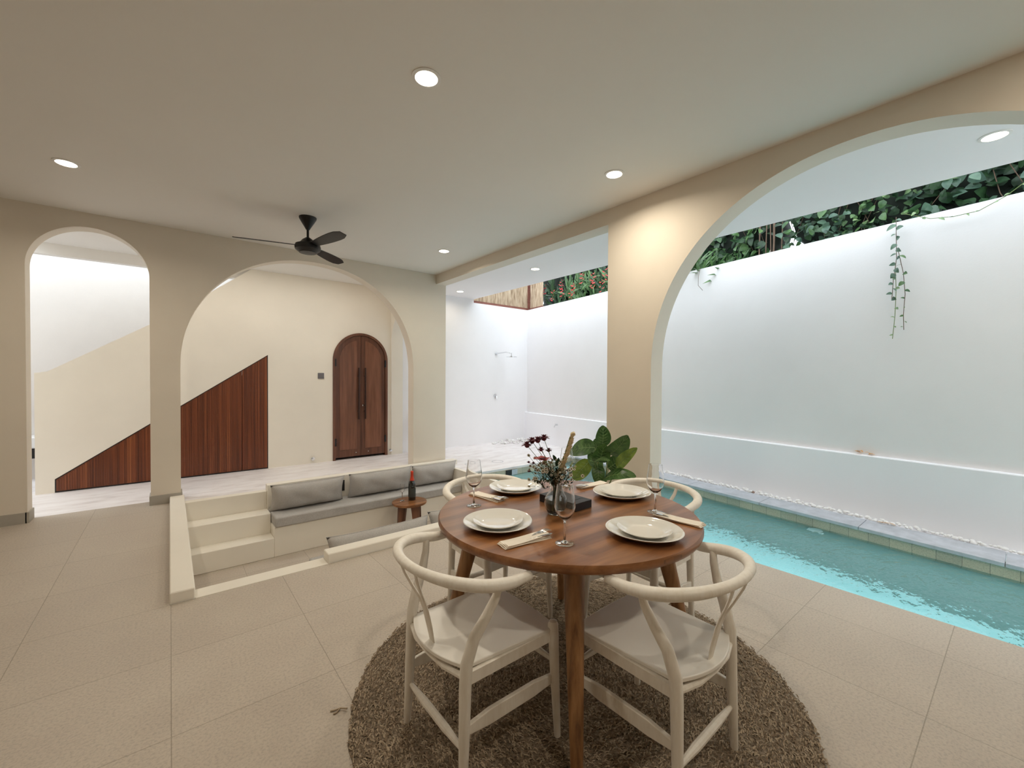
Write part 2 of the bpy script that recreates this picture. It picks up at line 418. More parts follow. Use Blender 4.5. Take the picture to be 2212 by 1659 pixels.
# courtyard arch wall between hall and pool deck
o = [(6.08, 0), (6.25, 0)] + arch(6.25, 7.19, 2.52, 2.0, 30) + [(7.19, 0), (7.22, 0), (7.22, 2.956), (6.08, 2.956)]
struct(MB().prism(o, YZ, 3.066, 3.28).build('wall_courtyard', M['hall'], smooth=25))
struct(MB().box(3.28, 6.55, 7.22, 7.42, 0, 2.92).box(3.28, 4.84, 7.22, 7.42, 2.92, 3.19).build('wall_shower', M['white'], smooth=0))
# garden wall (not square to the house): X = 5.40 + .125 Y, proud plinth up to the ledge
GA = lambda off: [(5.40+off+.125*-3.6, -3.6), (5.40+off+.125*7.3, 7.3)]
(p0, p1), (q0, q1) = GA(0), GA(.2)
struct(MB().prism([p0, p1, q1, q0], XY, .61, 2.92).build('wall_garden', M['white'], smooth=0))
(p0, p1) = GA(-.06)
struct(MB().prism([p0, p1, q1, q0], XY, -.1, .615).build('wall_garden_plinth', M['plinth'], smooth=30, bevel=.01))

# pool
PF = lambda y: 4.88 + .13*y
PO = lambda y: 5.22 + .122*y
y0, y1 = -3.5, 5.05
struct(MB().prism([(3.42, y0), (PF(y0)+.02, y0), (PF(y1)+.02, y1), (3.42, y1)], XY, -1.25, -1.15).build('pool_floor', M['basin'], smooth=0))
pw = MB(); pw.prism([(PF(y0)+.02, y0), (PF(y1)+.02, y1), (PF(y1)+.15, y1), (PF(y0)+.15, y0)], XY, -1.3, -.17)
pw.box(3.40, 6.4, 5.05, 5.15, -1.3, -.17); pw.box(3.40, 3.42, -3.5, 3.25, -1.3, -.10); pw.box(3.4, 5, -3.55, -3.5, -1.3, -.1)
struct(pw.build('pool_wall', M['basin_wall'], smooth=0))
tb = MB(); tb.prism([(PF(y0)+.02, y0), (PF(y1)+.02, y1), (PF(y1)+.15, y1), (PF(y0)+.15, y0)], XY, -.17, -.03)
struct(tb.build('trim_waterline', M['pooltile'], smooth=0))
tb = MB(); tb.box(3.42, PF(5.05)+.1, 5.042, 5.12, -.17, -.03)
struct(tb.build('trim_waterline_end', M['pooltile'], smooth=0))
wt = MB(); wt.add([(3.42, y0, -.115), (PF(y0)+.02, y0, -.115), (PF(y1)+.02, y1, -.115), (3.42, y1, -.115)], [(0,1,2,3)])
w = wt.build('pool_water', M['water'], smooth=0, recalc=False); tag(w, 'rippled turquoise water filling the long swimming pool', 'water'); w['kind'] = 'stuff'
# coping stones, slab by slab
yy = -3.5
while yy < 5.04:
    ye = min(yy+.9, 5.05)
    struct(MB().prism([(PF(yy+.004), yy+.004), (PO(yy+.004), yy+.004), (PO(ye), ye), (PF(ye), ye)], XY, -.03, 0).build('trim_coping', M['coping'], smooth=30, bevel=.003))
    yy += .9
struct(MB().prism([(PO(y0), y0), (5.38+.125*y0, y0), (5.38+.125*5.05, 5.05), (PO(5.05), 5.05)], XY, -.1, -.02).build('pebble_bed', M['white'], smooth=0))

# ------------------------------------------------------------------ doors and wall fittings
d = bpy.data.objects.new('door_1', None); COL.objects.link(d); struct(d); d.location = (2.537, 7.22, 0)
def D(mb, name, mt, parent, **k):      # child placed relative to the door empty
    o = mb.build(name, mt, parent, **k); o.location = Vector((-2.537, -7.22, 0)); return o
r = (DX1-DX0)/2
outer = dprof(DX0, DX1, DSP); inner = dprof(DX0+.04, DX1-.04, DSP)
fr = MB().prism(outer + inner[::-1], XZ, 7.205, 7.30)
D(fr, 'frame', M['door'], d, smooth=25)
for sd in (0, 1):
    mx = (DX0+DX1)/2
    full = arch(DX0+.043, DX1-.043, DSP+r-.043, DSP, 48)
    pts = [p for p in full if (p[0] <= mx-.002 if sd == 0 else p[0] >= mx+.002)]
    if sd == 0: pl = [(DX0+.043, .04)] + pts + [(mx-.003, DSP+r-.043), (mx-.003, .04)]
    else: pl = [(mx+.003, .04), (mx+.003, DSP+r-.043)] + pts + [(DX1-.043, .04)]
    lf = MB().prism(pl, XZ, 7.225, 7.275)
    leafo = D(lf, 'door_leaf', M['door'], d, smooth=25)
    # raised arched panel on each leaf
    a0, a1 = (DX0+.11, mx-.07) if sd == 0 else (mx+.07, DX1-.11)
    q = [(x, z) for x, z in arch(DX0+.11, DX1-.11, DSP+r-.12, DSP, 48) if a0-1e-6 <= x <= a1+1e-6]
    if sd == 0: pp = [(a0, .16)] + q + [(a1, q[-1][1]), (a1, .16)]
    else: pp = [(a0, .16), (a0, q[0][1])] + q + [(a1, .16)]
    D(MB().prism(pp, XZ, 7.219, 7.23), 'panel', M['doorl'], leafo, smooth=25, bevel=.003).location = (0, 0, 0)
    hx = mx-.055 if sd == 0 else mx+.055
    hm = MB().tube([(hx, 7.165, .67), (hx, 7.165, 1.54)], .014, 10)
    for hz in (.8, 1.4): hm.tube([(hx, 7.165, hz), (hx, 7.225, hz)], .008, 8)
    D(hm, 'handle', M['bronze'], leafo).location = (0, 0, 0)
    for hz in (.30, 1.62):
        ex = DX0+.042 if sd == 0 else DX1-.042
        D(MB().box(ex-.012, ex+.012, 7.198, 7.226, hz-.06, hz+.06), 'hinge', M['dark'], leafo, smooth=0).location = (0, 0, 0)
    D(MB().lathe([(.012, 0), (.014, .006), (.008, .012)], n=12), 'bolt', M['chrome'], leafo).location = (mx+(-.09 if sd == 0 else .12), 7.21, .1)
D(MB().tube([(mx+.03, 7.20, .9), (mx+.03, 7.226, .9)], .017, 12), 'lock', M['chrome'], d)
# under-stair cupboard
d2 = bpy.data.objects.new('door_2', None); COL.objects.link(d2); struct(d2); d2.location = (0, 7.22, 0)
tz = lambda x: .153 + (x+1.054)*.7050
xs = [-1.05, -.02, .81, 1.132]
for i in range(3):
    a, b = xs[i]+.003, xs[i+1]-.003
    p = MB().prism([(a, .018), (b, .018), (b, tz(b)-.004), (a, tz(a)-.004)], XZ, -.002, .03)
    k = a
    while k < b-.008:                              # fine vertical reeds
        e = min(k+.022, b); p.prism([(k+.001, .02), (e-.001, .02), (e-.001, tz(k)-.008), (k+.001, tz(k)-.008)], XZ, -.006, .0); k += .022
    p.build('door_panel', M['stair_wood'], d2, smooth=0)
fm = MB().prism([(-1.06, .003), (1.14, .003), (1.14, 1.706), (-1.06, .158)], XZ, .004, .045, holes=[[(-1.046, .016), (1.128, .016), (1.128, 1.685), (-1.046, .152)]])
fm.build('frame', M['dark'], d2, smooth=0)

sw = thing('light_switch', 'square dark grey switch plate on the cream wall beside the arched door', 'switch', (1.888, 7.22, 1.40))
MB().box(-.047, .047, -.012, 0, -.047, .047).build('plate', M['grey_plate'], sw, smooth=30, bevel=.004)
MB().box(-.028, .028, -.016, -.011, -.03, .03).build('rocker', M['grey_plate'], sw, smooth=30, bevel=.002)
def knob(name, x, z, label):
    t = thing(name, label, 'fitting', (x, 7.22, z))
    MB().tube([(0, 0, 0), (0, -.01, 0)], .028, 16).build('rosette', M['chrome'], t)
    MB().tube([(0, -.01, 0), (0, -.045, 0)], [.012, .018], 12).build('stopper', M['chrome'], t)
knob('door_stopper', 1.765, .072, 'small round chrome stopper low on the wall left of the arched door')
knob('door_stopper', 3.06, .075, 'small chrome stopper at the foot of the wall right of the arched door')
# washbasin seen through the courtyard arch
wb = thing('washbasin', 'white wall-hung washbasin with chrome trap seen past the courtyard arch', 'washbasin', (3.66, 7.22, .78))
MB().box(-.22, .22, -.36, 0, -.12, -.02).build('bowl', M['porcelain'], wb, smooth=30, bevel=.04, seg=3)
MB().tube([(-.02, -.2, -.02), (-.02, -.2, .12), (-.02, -.26, .14)], .012, 8).build('tap', M['chrome'], wb)
MB().tube([(-.10, -.15, -.12), (-.10, -.15, -.36), (-.08, -.12, -.4), (-.06, -.09, -.34), (-.04, -.05, -.26), (-.02, 0, -.25)], .018, 10).tube([(-.10, -.15, -.22), (-.10, -.15, -.34)], .032, 12).build('trap', M['chrome'], wb)
# fitting at left edge seen through narrow arch
fb = thing('wall_basin', 'white basin with a black trap at the far left through the narrow arch', 'washbasin', (-1.46, 8.35, .52))
MB().box(-.16, .17, -.28, 0, -.08, .07).build('bowl', M['porcelain'], fb, smooth=30, bevel=.02)
MB().box(.02, .11, -.2, -.1, -.22, -.08).build('trap', M['dark'], fb, smooth=30, bevel=.01)
# outdoor shower
sh = thing('rain_shower', 'chrome rain shower head on a bent arm on the far white wall', 'shower', (5.42, 7.22, 1.90))
MB().tube([(0, 0, 0), (0, -.02, 0)], .03, 14).tube([(0, 0, 0), (.03, -.3, .02), (.10, -.4, .0), (.10, -.4, -.06)], .011, 10).build('arm', M['chrome'], sh)
MB().lathe([(.012, .02), (.03, .012), (.11, .004), (.11, -.006)], (.10, -.4, -.08), 24).build('rose', M['chrome'], sh)
sv = thing('shower_valve', 'small chrome shower valve on the white wall below the shower head', 'tap', (5.40, 7.22, 1.0))
MB().tube([(0, 0, 0), (0, -.03, 0)], .032, 16).build('rosette', M['chrome'], sv)
MB().tube([(0, -.03, 0), (0, -.05, 0), (0, -.055, -.06)], .009, 8).build('lever', M['chrome'], sv)
gt = thing('garden_tap', 'small chrome garden tap low on the white pool wall', 'tap', (6.06, 6.0, .44))
MB().tube([(0, 0, 0), (-.07, 0, 0), (-.1, 0, -.04)], .012, 8).build('spout', M['chrome'], gt)
MB().box(-.055, -.035, -.03, .03, .015, .03).build('lever', M['chrome'], gt, smooth=30, bevel=.003)
# deck hatches, pool fittings
for x, y, l in ((4.19, 5.53, 'round flush metal drain ring in the pale deck beside the pool end'), (3.72, 5.62, 'round flush drain ring in the deck close to the sofa backrest')):
    tag(MB().lathe([(.085, 0), (.085, .004), (.095, .004), (.095, 0)], (x, y, .0005), 32, cap=False).build('drain_ring', M['chrome']), l, 'drain')
sk = thing('pool_skimmer', 'dark recessed skimmer opening in the tiled end wall of the pool', 'skimmer', (4.09, 5.042, -.07))
MB().box(-.11, .11, -.012, .0, -.05, .035).build('mouth', M['dark'], sk, smooth=0)
MB().box(.0, .11, -.016, -.011, -.05, .035).build('flap', M['coping'], sk, smooth=0)
tag(MB().lathe([(.02, 0), (.045, .004), (.05, .012), (.001, .012)], n=20).build('pool_jet', M['porcelain'], loc=(4.62, 5.040, -.075)), 'round white jet fitting on the tiled end of the pool', 'pool jet').rotation_euler = (PI/2, 0, 0)
tag(MB().lathe([(.05, 0), (.07, .006), (.07, .012), (.001, .02)], n=24).build('pool_disc', M['porcelain'], loc=(PF(1.35)+.02, 1.35, -.21)), 'round white disc just under the water on the far side', 'pool light').rotation_euler = (0, -PI/2, .13)  # plain white disc set on the far pool wall

# ------------------------------------------------------------------ ceiling fan and downlights
fan = thing('ceiling_fan', 'black three-bladed ceiling fan hanging from the ceiling', 'ceiling fan', (1.087, 4.625, CZ))
MB().lathe([(.082, 0), (.08, -.015), (.06, -.05), (.03, -.1), (.016, -.125)], n=28).build('canopy', M['fan'], fan)
MB().tube([(0,0,-.1), (0,0,-.22)], .012, 12).build('rod', M['fan'], fan)
MB().lathe([(.016, -.20), (.05, -.225), (.07, -.25), (.085, -.265), (.115, -.275), (.122, -.30), (.118, -.325), (.09, -.345)], n=32).build('motor', M['fan'], fan)
MB().lathe([(.088, -.343), (.08, -.356), (.001, -.36)], n=28).build('cap', M['dark'], fan)
for k, a in enumerate((44, 166, 284)):
    a = math.radians(a); c, s = math.cos(a), math.sin(a); vs = []; fs = []
    for i in range(9):
        q = i/8; rr = .09 + .55*q; w = .034 + .03*math.sin(min(1, q*1.4)*PI/2) - (.03*max(0, q-.85)/.15)
        tw = math.radians(13)
        for sgn in (-1, 1):
            for dz in (0, -.006):
                yy_ = sgn*w; vs.append((c*rr - s*yy_*math.cos(tw), s*rr + c*yy_*math.cos(tw), -.285 - yy_*math.sin(tw) + dz))
    for i in range(8):
        o_ = i*4; fs += [(o_, o_+2, o_+6, o_+4), (o_+1, o_+5, o_+7, o_+3), (o_, o_+4, o_+5, o_+1), (o_+2, o_+3, o_+7, o_+6)]
    fs += [(0,1,3,2), (32,34,35,33)]
    MB().add(vs, fs).build('blade', M['fan'], fan, smooth=30)

def downlight(x, y, label, watts=20, col=(1,.90,.74)):
    t = thing('ceiling_light', label, 'ceiling light', (x, y, CZ))
    MB().lathe([(.060, -.001), (.060, -.006), (.078, -.004), (.078, .0)], n=32, cap=False).build('ring', M['trim'], t)
    MB().lathe([(.0601, -.004), (.001, -.004)], n=32, cap=False).build('lens', M['lamp'], t)
    l = bpy.data.lights.new('downlight', 'AREA'); l.shape = 'DISK'; l.size = .11; l.energy = watts; l.color = col; l.spread = math.radians(160)
    lo = bpy.data.objects.new('downlight', l); COL.objects.link(lo); lo.location = (x, y, CZ-.012); return t
WI = 10.5
downlight(1.076, 2.068, 'round recessed downlight at top centre of the ceiling, nearest the camera', WI)
downlight(-.603, 4.624, 'round recessed downlight at the left of the ceiling above the narrow arch', WI)
downlight(2.722, 2.089, 'round recessed downlight in the room ceiling just left of the big right arch', WI)
downlight(2.707, 4.719, 'small-looking round downlight near the far corner of the room ceiling', WI)
downlight(4.18, 4.62, 'outdoor eave downlight, the nearer of two seen through the middle opening', 3)
downlight(4.20, 6.72, 'outdoor eave downlight, the farthest one beside the cream column', 3)
downlight(4.22, .172, 'outdoor eave downlight seen through the big arch at top right', 4)
for x, y in ((-.6, 2.07), (1.08, -.6), (2.72, -.6)):  # unseen fill lights without fittings, added to brighten the room
    l = bpy.data.lights.new('downlight', 'AREA'); l.shape = 'DISK'; l.size = .12; l.energy = WI; l.color = (1,.90,.74)
    lo = bpy.data.objects.new('downlight', l); COL.objects.link(lo); lo.location = (x, y, CZ-.01)

def lamp(name, loc, sx, sy, e, col, rot=(0,0,0)):
    l = bpy.data.lights.new(name, 'AREA'); l.shape = 'RECTANGLE'; l.size = sx; l.size_y = sy; l.energy = e; l.color = col
    o = bpy.data.objects.new(name, l); COL.objects.link(o); o.location = loc; o.rotation_euler = rot
lamp('pool_fill', (4.3, .9, -.16), 1.0, 8.2, 32, (1,1,1))  # added underwater panel that brightens the pool floor, not a fitting
lamp('hall_fill', (1.2, 6.30, 2.945), 2.8, .2, 15, (1,.94,.86))  # unseen panel added under the hall ceiling to brighten the hall
# ------------------------------------------------------------------ rug
rg = thing('round_rug', 'round brown woven jute rug under the dining table', 'rug', (1.446, 1.330, 0))
vs = []; fs = []; N = 160; K = 60
for i in range(K+1):
    rr = .965*i/K if i else .001
    for k in range(N):
        a = 2*PI*k/N; rj = rr + (random.uniform(-.006, .008) if i == K else 0)
        z = .010 + .0025*math.sin(rr*150) if i < K else .001
        vs.append((rj*math.cos(a), rj*math.sin(a), z))
for i in range(K):
    for k in range(N):
        k2 = (k+1) % N; fs.append((i*N+k, i*N+k2, (i+1)*N+k2, (i+1)*N+k))
MB().add(vs, fs).build('rug_body', M['rug'], rg, smooth=180)
for nm, mt, cnt in (('yarn_pile', M['rug_yarn'], 15000), ('dark_yarn_pile', M['rug_yarn2'], 15000)):
    y = MB()
    for i in range(cnt):
        rr = .968*math.sqrt(random.random()); a = random.uniform(0, 2*PI); L = random.uniform(.010, .022); w = random.uniform(.0016, .0028)
        dr = a + PI/2 + random.gauss(0, .55); cx, cy = rr*math.cos(a), rr*math.sin(a)
        dx, dy = math.cos(dr), math.sin(dr); z = .0105; h = random.uniform(.0015, .005)
        y.add([(cx-dx*L/2-dy*w, cy-dy*L/2+dx*w, z), (cx-dx*L/2+dy*w, cy-dy*L/2-dx*w, z), (cx-dy*w, cy+dx*w, z+h), (cx+dy*w, cy-dx*w, z+h),
               (cx+dx*L/2-dy*w, cy+dy*L/2+dx*w, z), (cx+dx*L/2+dy*w, cy+dy*L/2-dx*w, z), (cx, cy, z+h*1.4)],
              [(0,1,6), (0,6,2), (1,3,6), (2,6,4), (3,5,6), (4,6,5)])
    o = y.build(nm, mt, rg, smooth=0); o['kind'] = 'stuff'
MB().tube([(-.885,.43,.012), (-.905,.455,.008), (-.925,.462,.005), (-.94,.47,.004)], .0035, 6).tube([(-.905,.455,.008), (-.925,.445,.004), (-.935,.447,.004)], .003, 6).build('tassel', M['rug_yarn'], rg)

# ------------------------------------------------------------------ dining table
TX, TY = 1.466, 1.392
tb = thing('dining_table', 'round reddish-brown wooden dining table on splayed legs', 'table', (TX, TY, 0))
MB().lathe([(.001, .712), (.585, .712), (.596, .718), (.602, .730), (.602, .742), (.596, .750), (.001, .750)], n=96, cap=False).build('tabletop', M['table'], tb, smooth=40)
ap = MB()
for a in (45, 135):
    a = math.radians(a); c, s = math.cos(a), math.sin(a)
    vs = [];
    for u in (-.43, .43):
        for v in (-.03, .03):
            for z in (.655, .712): vs.append((c*u-s*v, s*u+c*v, z))
    ap.add(vs, [(0,1,3,2), (4,6,7,5), (0,2,6,4), (1,5,7,3), (0,4,5,1), (2,3,7,6)])
ap.build('cross_rail', M['leg'], tb, smooth=30)
for a in (-132.3, -46, 46, 139):
    a = math.radians(a); c, s = math.cos(a), math.sin(a)
    MB().tube([(c*.42, s*.42, .712), (c*.435, s*.435, .66), (c*.60, s*.60, .014)], [.041, .040, .021], 14).build('leg', M['leg'], tb)

# ------------------------------------------------------------------ wishbone chairs (front faces local +X)
def make_chair(label):
    t = thing('dining_chair', label, 'chair', group='white wishbone chairs around the table')
    # curved arm and back rail
    pts = []; rad = []; fl = []
    for i in range(41):
        a = -1 + 2*i/40; th = a*PI*.5
        if abs(a) > .62:
            q = (abs(a)-.62)/.38; x = -.105 + .135*q; y = .262 - .004*q
        else:
            th = a/.62*PI/2; x = -.105 - .20*math.cos(th)**1.0; y = .262*abs(math.sin(th))
        y = math.copysign(y, a) if a else 0
        z = .700 + .042*max(0, (-.05-x)/.25)
        pts.append((x, y, z)); w = .0155 + .005*max(0, math.sin(PI*min(1, abs(abs(a)-.55)/.45*.5+.5)))
        rad.append(w)
    MB().tube(pts, rad, 14, up=(0,0,1), flat=1.12).build('arm_rail', M['chair'], t)
    for s in (-1, 1):
        MB().tube([(-.205, s*.205, .012), (-.198, s*.200, .20), (-.192, s*.197, .38), (-.188, s*.198, .45), (-.165, s*.206, .53), (-.128, s*.225, .60), (-.105, s*.243, .66), (-.098, s*.252, .70)],
                  [.0135, .018, .0205, .021, .020, .017, .0145, .0125], 12, up=(1,0,0)).build('leg', M['chair'], t)
        MB().tube([(.215, s*.215, .012), (.205, s*.210, .22), (.198, s*.207, .40), (.196, s*.206, .445), (.196, s*.206, .458), (.196, s*.206, .463)],
                  [.0125, .0175, .0205, .0205, .015, .005], 12).build('leg', M['chair'], t)
        # side apron and flat side stretcher
        MB().prism([(-.19, .385), (.20, .385), (.20, .425), (-.19, .425)], XZ, s*.20-.009, s*.20+.009).build('seat_rail', M['chair'], t, smooth=30, bevel=.003)
        MB().prism([(-.195, .225), (-.1, .215), (.1, .215), (.20, .225), (.20, .255), (.1, .268), (-.1, .268), (-.195, .255)], XZ, s*.203-.008, s*.203+.008).build('stretcher', M['chair'], t, smooth=30, bevel=.003)
    MB().box(.188, .206, -.19, .19, .385, .425).build('seat_rail', M['chair'], t, smooth=30, bevel=.003)
    MB().tube([(.205, -.2, .30), (.205, -.1, .30), (.205, .1, .30), (.205, .2, .30)], [.008, .013, .013, .008], 10).build('stretcher', M['chair'], t)
    MB().tube([(-.197, -.19, .17), (-.197, -.08, .17), (-.197, .08, .17), (-.197, .19, .17)], [.008, .0145, .0145, .008], 10).build('stretcher', M['chair'], t)
    MB().tube([(-.192, -.185, .405), (-.215, -.1, .405), (-.22, 0, .405), (-.215, .1, .405), (-.192, .185, .405)], [.011]*5, 10).build('seat_rail', M['chair'], t)
    # dished seat
    nx, ny = 14, 16; top = []; 
    def sp(u, v):
        x0 = -.185 - .055*(1-(2*v-1)**2); x1 = .212 + .012*(1-(2*v-1)**2)
        x = x0 + (x1-x0)*u; hw = .190 + .022*u
        y = (2*v-1)*hw; z = .441 - .011*math.sin(PI*u)*math.sin(PI*v) - .004*u
        return x, y, z
    vs = []; fs = []
    for i in range(nx+1):
        for j in range(ny+1): vs.append(sp(i/nx, j/ny))
    n1 = len(vs)
    vs += [(x, y, z-.015) for x, y, z in vs]
    W = ny+1
    for i in range(nx):
        for j in range(ny):
            a = i*W+j; fs += [(a, a+1, a+W+1, a+W), (n1+a, n1+a+W, n1+a+W+1, n1+a+1)]
    ring = [j for j in range(W)] + [i*W+ny for i in range(1, nx+1)] + [nx*W+j for j in range(ny-1, -1, -1)] + [i*W for i in range(nx-1, 0, -1)]
    for k in range(len(ring)):
        a, b = ring[k], ring[(k+1) % len(ring)]; fs.append((a, n1+a, n1+b, b))
    MB().add(vs, fs).build('seat', M['seat'], t, smooth=50, bevel=.003)
    # Y-shaped back splat: two prongs that merge into one blade
    sp_ = MB()
    for s in (-1, 1):
        sp_.tube([(-.300, s*.058, .728), (-.288, s*.050, .69), (-.266, s*.030, .64), (-.246, s*.013, .60), (-.232, s*.008, .56), (-.218, s*.007, .50), (-.203, s*.004, .425)],
                 [.005, .005, .0048, .0048, .0048, .0048, .004], 8, flat=[2.0, 2.1, 2.3, 2.9, 3.2, 3.3, 3.0], up=(1,0,.3))
    sp_.build('splat', M['chair'], t)
    return t
A = make_chair('white wishbone chair at the near left of the table, facing the pool')
A.location = (.93, 1.338, 0)
dup(A, 'white wishbone chair in the foreground right, with its back to the camera', (1.41, .875, 0), PI/2+.02)
dup(A, 'white wishbone chair behind the table beside the sunken sofa', (1.475, 1.935, 0), -PI/2-.03)
dup(A, 'white wishbone chair behind the table on the pool side', (2.05, 1.375, 0), PI+.03)

# ------------------------------------------------------------------ tableware
TZ = .7502
def plate(name, label, x, y, z, r, ph, group, k=.8):
    wob = lambda a: .018*math.sin(2*a+ph) + .014*math.sin(3*a+ph*1.7)
    P_ = [(.001, .004), (r*.52, .004), (r*.60, 0), (r*.66, .002), (r*.80, .012), (r*.95, .026), (r, .032), (r*.985, .0345), (r*.93, .031), (r*.78, .017), (r*.64, .009), (r*.5, .007), (.001, .0065)]
    o = MB().lathe([(a, b*k) for a, b in P_], n=72, cap=False, wob=wob).build(name, M['plate'], smooth=60)
    o.location = (x, y, z); tag(o, label, name.split('_')[1], group); return o
PL = [(1.085, 1.425, 'at the near left of the table', 0), (1.505, 1.815, 'at the far left of the table by the bottle view', 1.2), (1.885, 1.382, 'at the far right of the table', 2.6), (1.487, .977, 'at the near right of the table', 4.0)]
for x, y, w_, ph in PL:
    w_ = w_.replace(' by the bottle view', '')
    plate('dinner_plate', 'large ivory dinner plate with an uneven rim ' + w_, x, y, TZ, .150, ph, 'large ivory dinner plates')
    plate('side_plate', 'small ivory plate stacked on the dinner plate ' + w_, x, y, TZ+.0075, .108, ph+1, 'small ivory plates', .62)

def wineglass(label, x, y, s=1):
    t = thing('wine_glass', label, 'wine glass', (x, y, TZ), 0, 'stemmed wine glasses on the table')
    MB().lathe([(.001, 0), (.035, 0), (.036, .0015), (.030, .004), (.012, .007), (.0045, .014), (.0036, .04), (.0036, .075), (.005, .088), (.012, .0935), (.001, .0938)], n=36, cap=False).build('stem', M['glass'], t, smooth=60)
    outer = [(.012, .094), (.024, .103), (.036, .122), (.0405, .142), (.0385, .17), (.0335, .20), (.0305, .2255)]
    inner = [(.0298, .2258), (.0327, .20), (.0376, .17), (.0395, .142), (.035, .1235), (.023, .105), (.010, .0985), (.001, .0978)]
    MB().lathe([(.001, .094)] + outer + inner, n=40, cap=False).build('bowl', M['glass'], t, smooth=60)
    return t
g = wineglass('clear wine glass between the two left-hand place settings, near the wishbone chair behind', 1.160, 1.722)
g['label'] = 'clear wine glass at the left edge of the table beside the folded napkin'
dup(g, 'clear wine glass nearest the camera, in front of the vase', (1.166, 1.112, TZ))
dup(g, 'clear wine glass at the right edge of the table in front of the pillar', (1.778, 1.111, TZ))
dup(g, 'clear wine glass behind the flower vase, mostly hidden by the bouquet', (1.782, 1.688, TZ))

def napkin(label, x, y, rz, two=True):
    t = thing('napkin', label, 'napkin', (x, y, TZ), rz, 'folded cream napkins with cutlery')
    nx, ny = 16, 6; L, Wd = .215, .062; layers = MB()
    for li in range(4):
        z0 = .0012 + li*.0026; vs = []; fs = []; sh_ = (li-1.5)*.0035
        for i in range(nx+1):
            for j in range(ny+1):
                u = i/nx; v = j/ny - .5
                xx = (u-.5)*L + (.004*li if i == 0 else 0); yy_ = v*Wd*(1-.12*u) + sh_*u
                vs.append((xx, yy_, z0 + .0016*math.sin(u*5+li) + .0018*math.sin(v*6+li) + (.006*(1-abs(v)*2)*max(0, u-.6) if li > 1 else 0)))
        n1 = len(vs); vs += [(a, b, c+.0018) for a, b, c in vs]; W = ny+1
        for i in range(nx):
            for j in range(ny):
                a = i*W+j; fs += [(a, a+W, a+W+1, a+1), (n1+a, n1+a+1, n1+a+W+1, n1+a+W)]
        ring = [j for j in range(W)] + [i*W+ny for i in range(1, nx+1)] + [nx*W+j for j in range(ny-1, -1, -1)] + [i*W for i in range(nx-1, 0, -1)]
        for k in range(len(ring)): a, b = ring[k], ring[(k+1) % len(ring)]; fs.append((a, b, n1+b, n1+a))
        layers.add(vs, fs)
    layers.build('cloth', M['napkin'], t, smooth=50)
    return t
def fork(label, x, y, rz):
    f = MB(); z = TZ+.0145
    f.tube([(-.07, 0, z-.011), (.02, 0, z-.010), (.045, 0, z-.001), (.055, 0, z)], [.003, .003, .003, .003], 8, flat=1.6, up=(0,0,1))
    f.add([(.05,-.004,z-.001),(.05,.004,z-.001),(.068,.0115,z-.001),(.085,.012,z+.001),(.085,-.012,z+.001),(.068,-.0115,z-.001),
           (.05,-.004,z+.001),(.05,.004,z+.001),(.068,.0115,z+.001),(.085,.012,z+.003),(.085,-.012,z+.003),(.068,-.0115,z+.001)],
          [(5,4,3,2,1,0),(6,7,8,9,10,11),(0,1,7,6),(1,2,8,7),(2,3,9,8),(3,4,10,9),(4,5,11,10),(5,0,6,11)])
    for k in range(4):
        yk = -.0105 + .007*k; f.tube([(.084, yk, z+.002), (.105, yk, z+.004), (.122, yk, z+.001)], [.0017, .0017, .0009], 6, flat=1.3, up=(0,0,1))
    o = f.build('fork', M['steel'], smooth=50); o.location = (x, y, 0); o.rotation_euler = (0, 0, rz)
    return tag(o, label, 'fork', 'forks laid in the napkins')
def knife(label, x, y, rz):
    f = MB(); z = TZ+.0155
    f.tube([(-.07, 0, z-.011), (.035, 0, z-.006)], [.0045, .0035], 8, flat=1.6, up=(0,0,1))
    f.prism([(.06, -.006), (.09, -.008), (.105, -.006), (.112, -.001), (.105, .004), (.06, .004)], XY, z-.0028, z-.0012).tube([(.035, 0, z-.006), (.062, 0, z-.002)], .003, 6)
    o = f.build('table_knife', M['steel'], smooth=50); o.location = (x, y, 0); o.rotation_euler = (0, 0, rz)
    return tag(o, label, 'knife', 'knives laid in the napkins')
NP = [(1.060, 1.222, -.10, 'in front of the near left plate'), (1.293, 1.80, -PI/2+.17, 'between the left wine glass and the far left plate'),
      (1.925, 1.615, PI-.05, 'behind the far right plate'), (1.748, .975, PI/2+.12, 'at the right edge of the table beside the wine glass')]
for x, y, rz, w_ in NP:
    napkin('folded cream cotton napkin ' + w_, x, y, rz)
    c, s = math.cos(rz), math.sin(rz)
    fork('steel fork in the napkin ' + w_, x+c*.012-s*.008, y+s*.012+c*.008, rz+.06)
    knife('steel knife in the napkin ' + w_, x+c*.008+s*.014, y+s*.008-c*.014, rz-.05)

bx = thing('tissue_box', 'flat black box with a slot in its lid behind the vase', 'box', (1.533, 1.462, TZ), .04)
MB().prism([(-.062, -.118), (.062, -.118), (.062, .118), (-.062, .118)], XY, 0, .038, ).build('body', M['black'], bx, smooth=30, bevel=.0015)
MB().box(-.028, .028, -.072, -.066, .038, .0388).build('slot', M['dark'], bx, smooth=0)

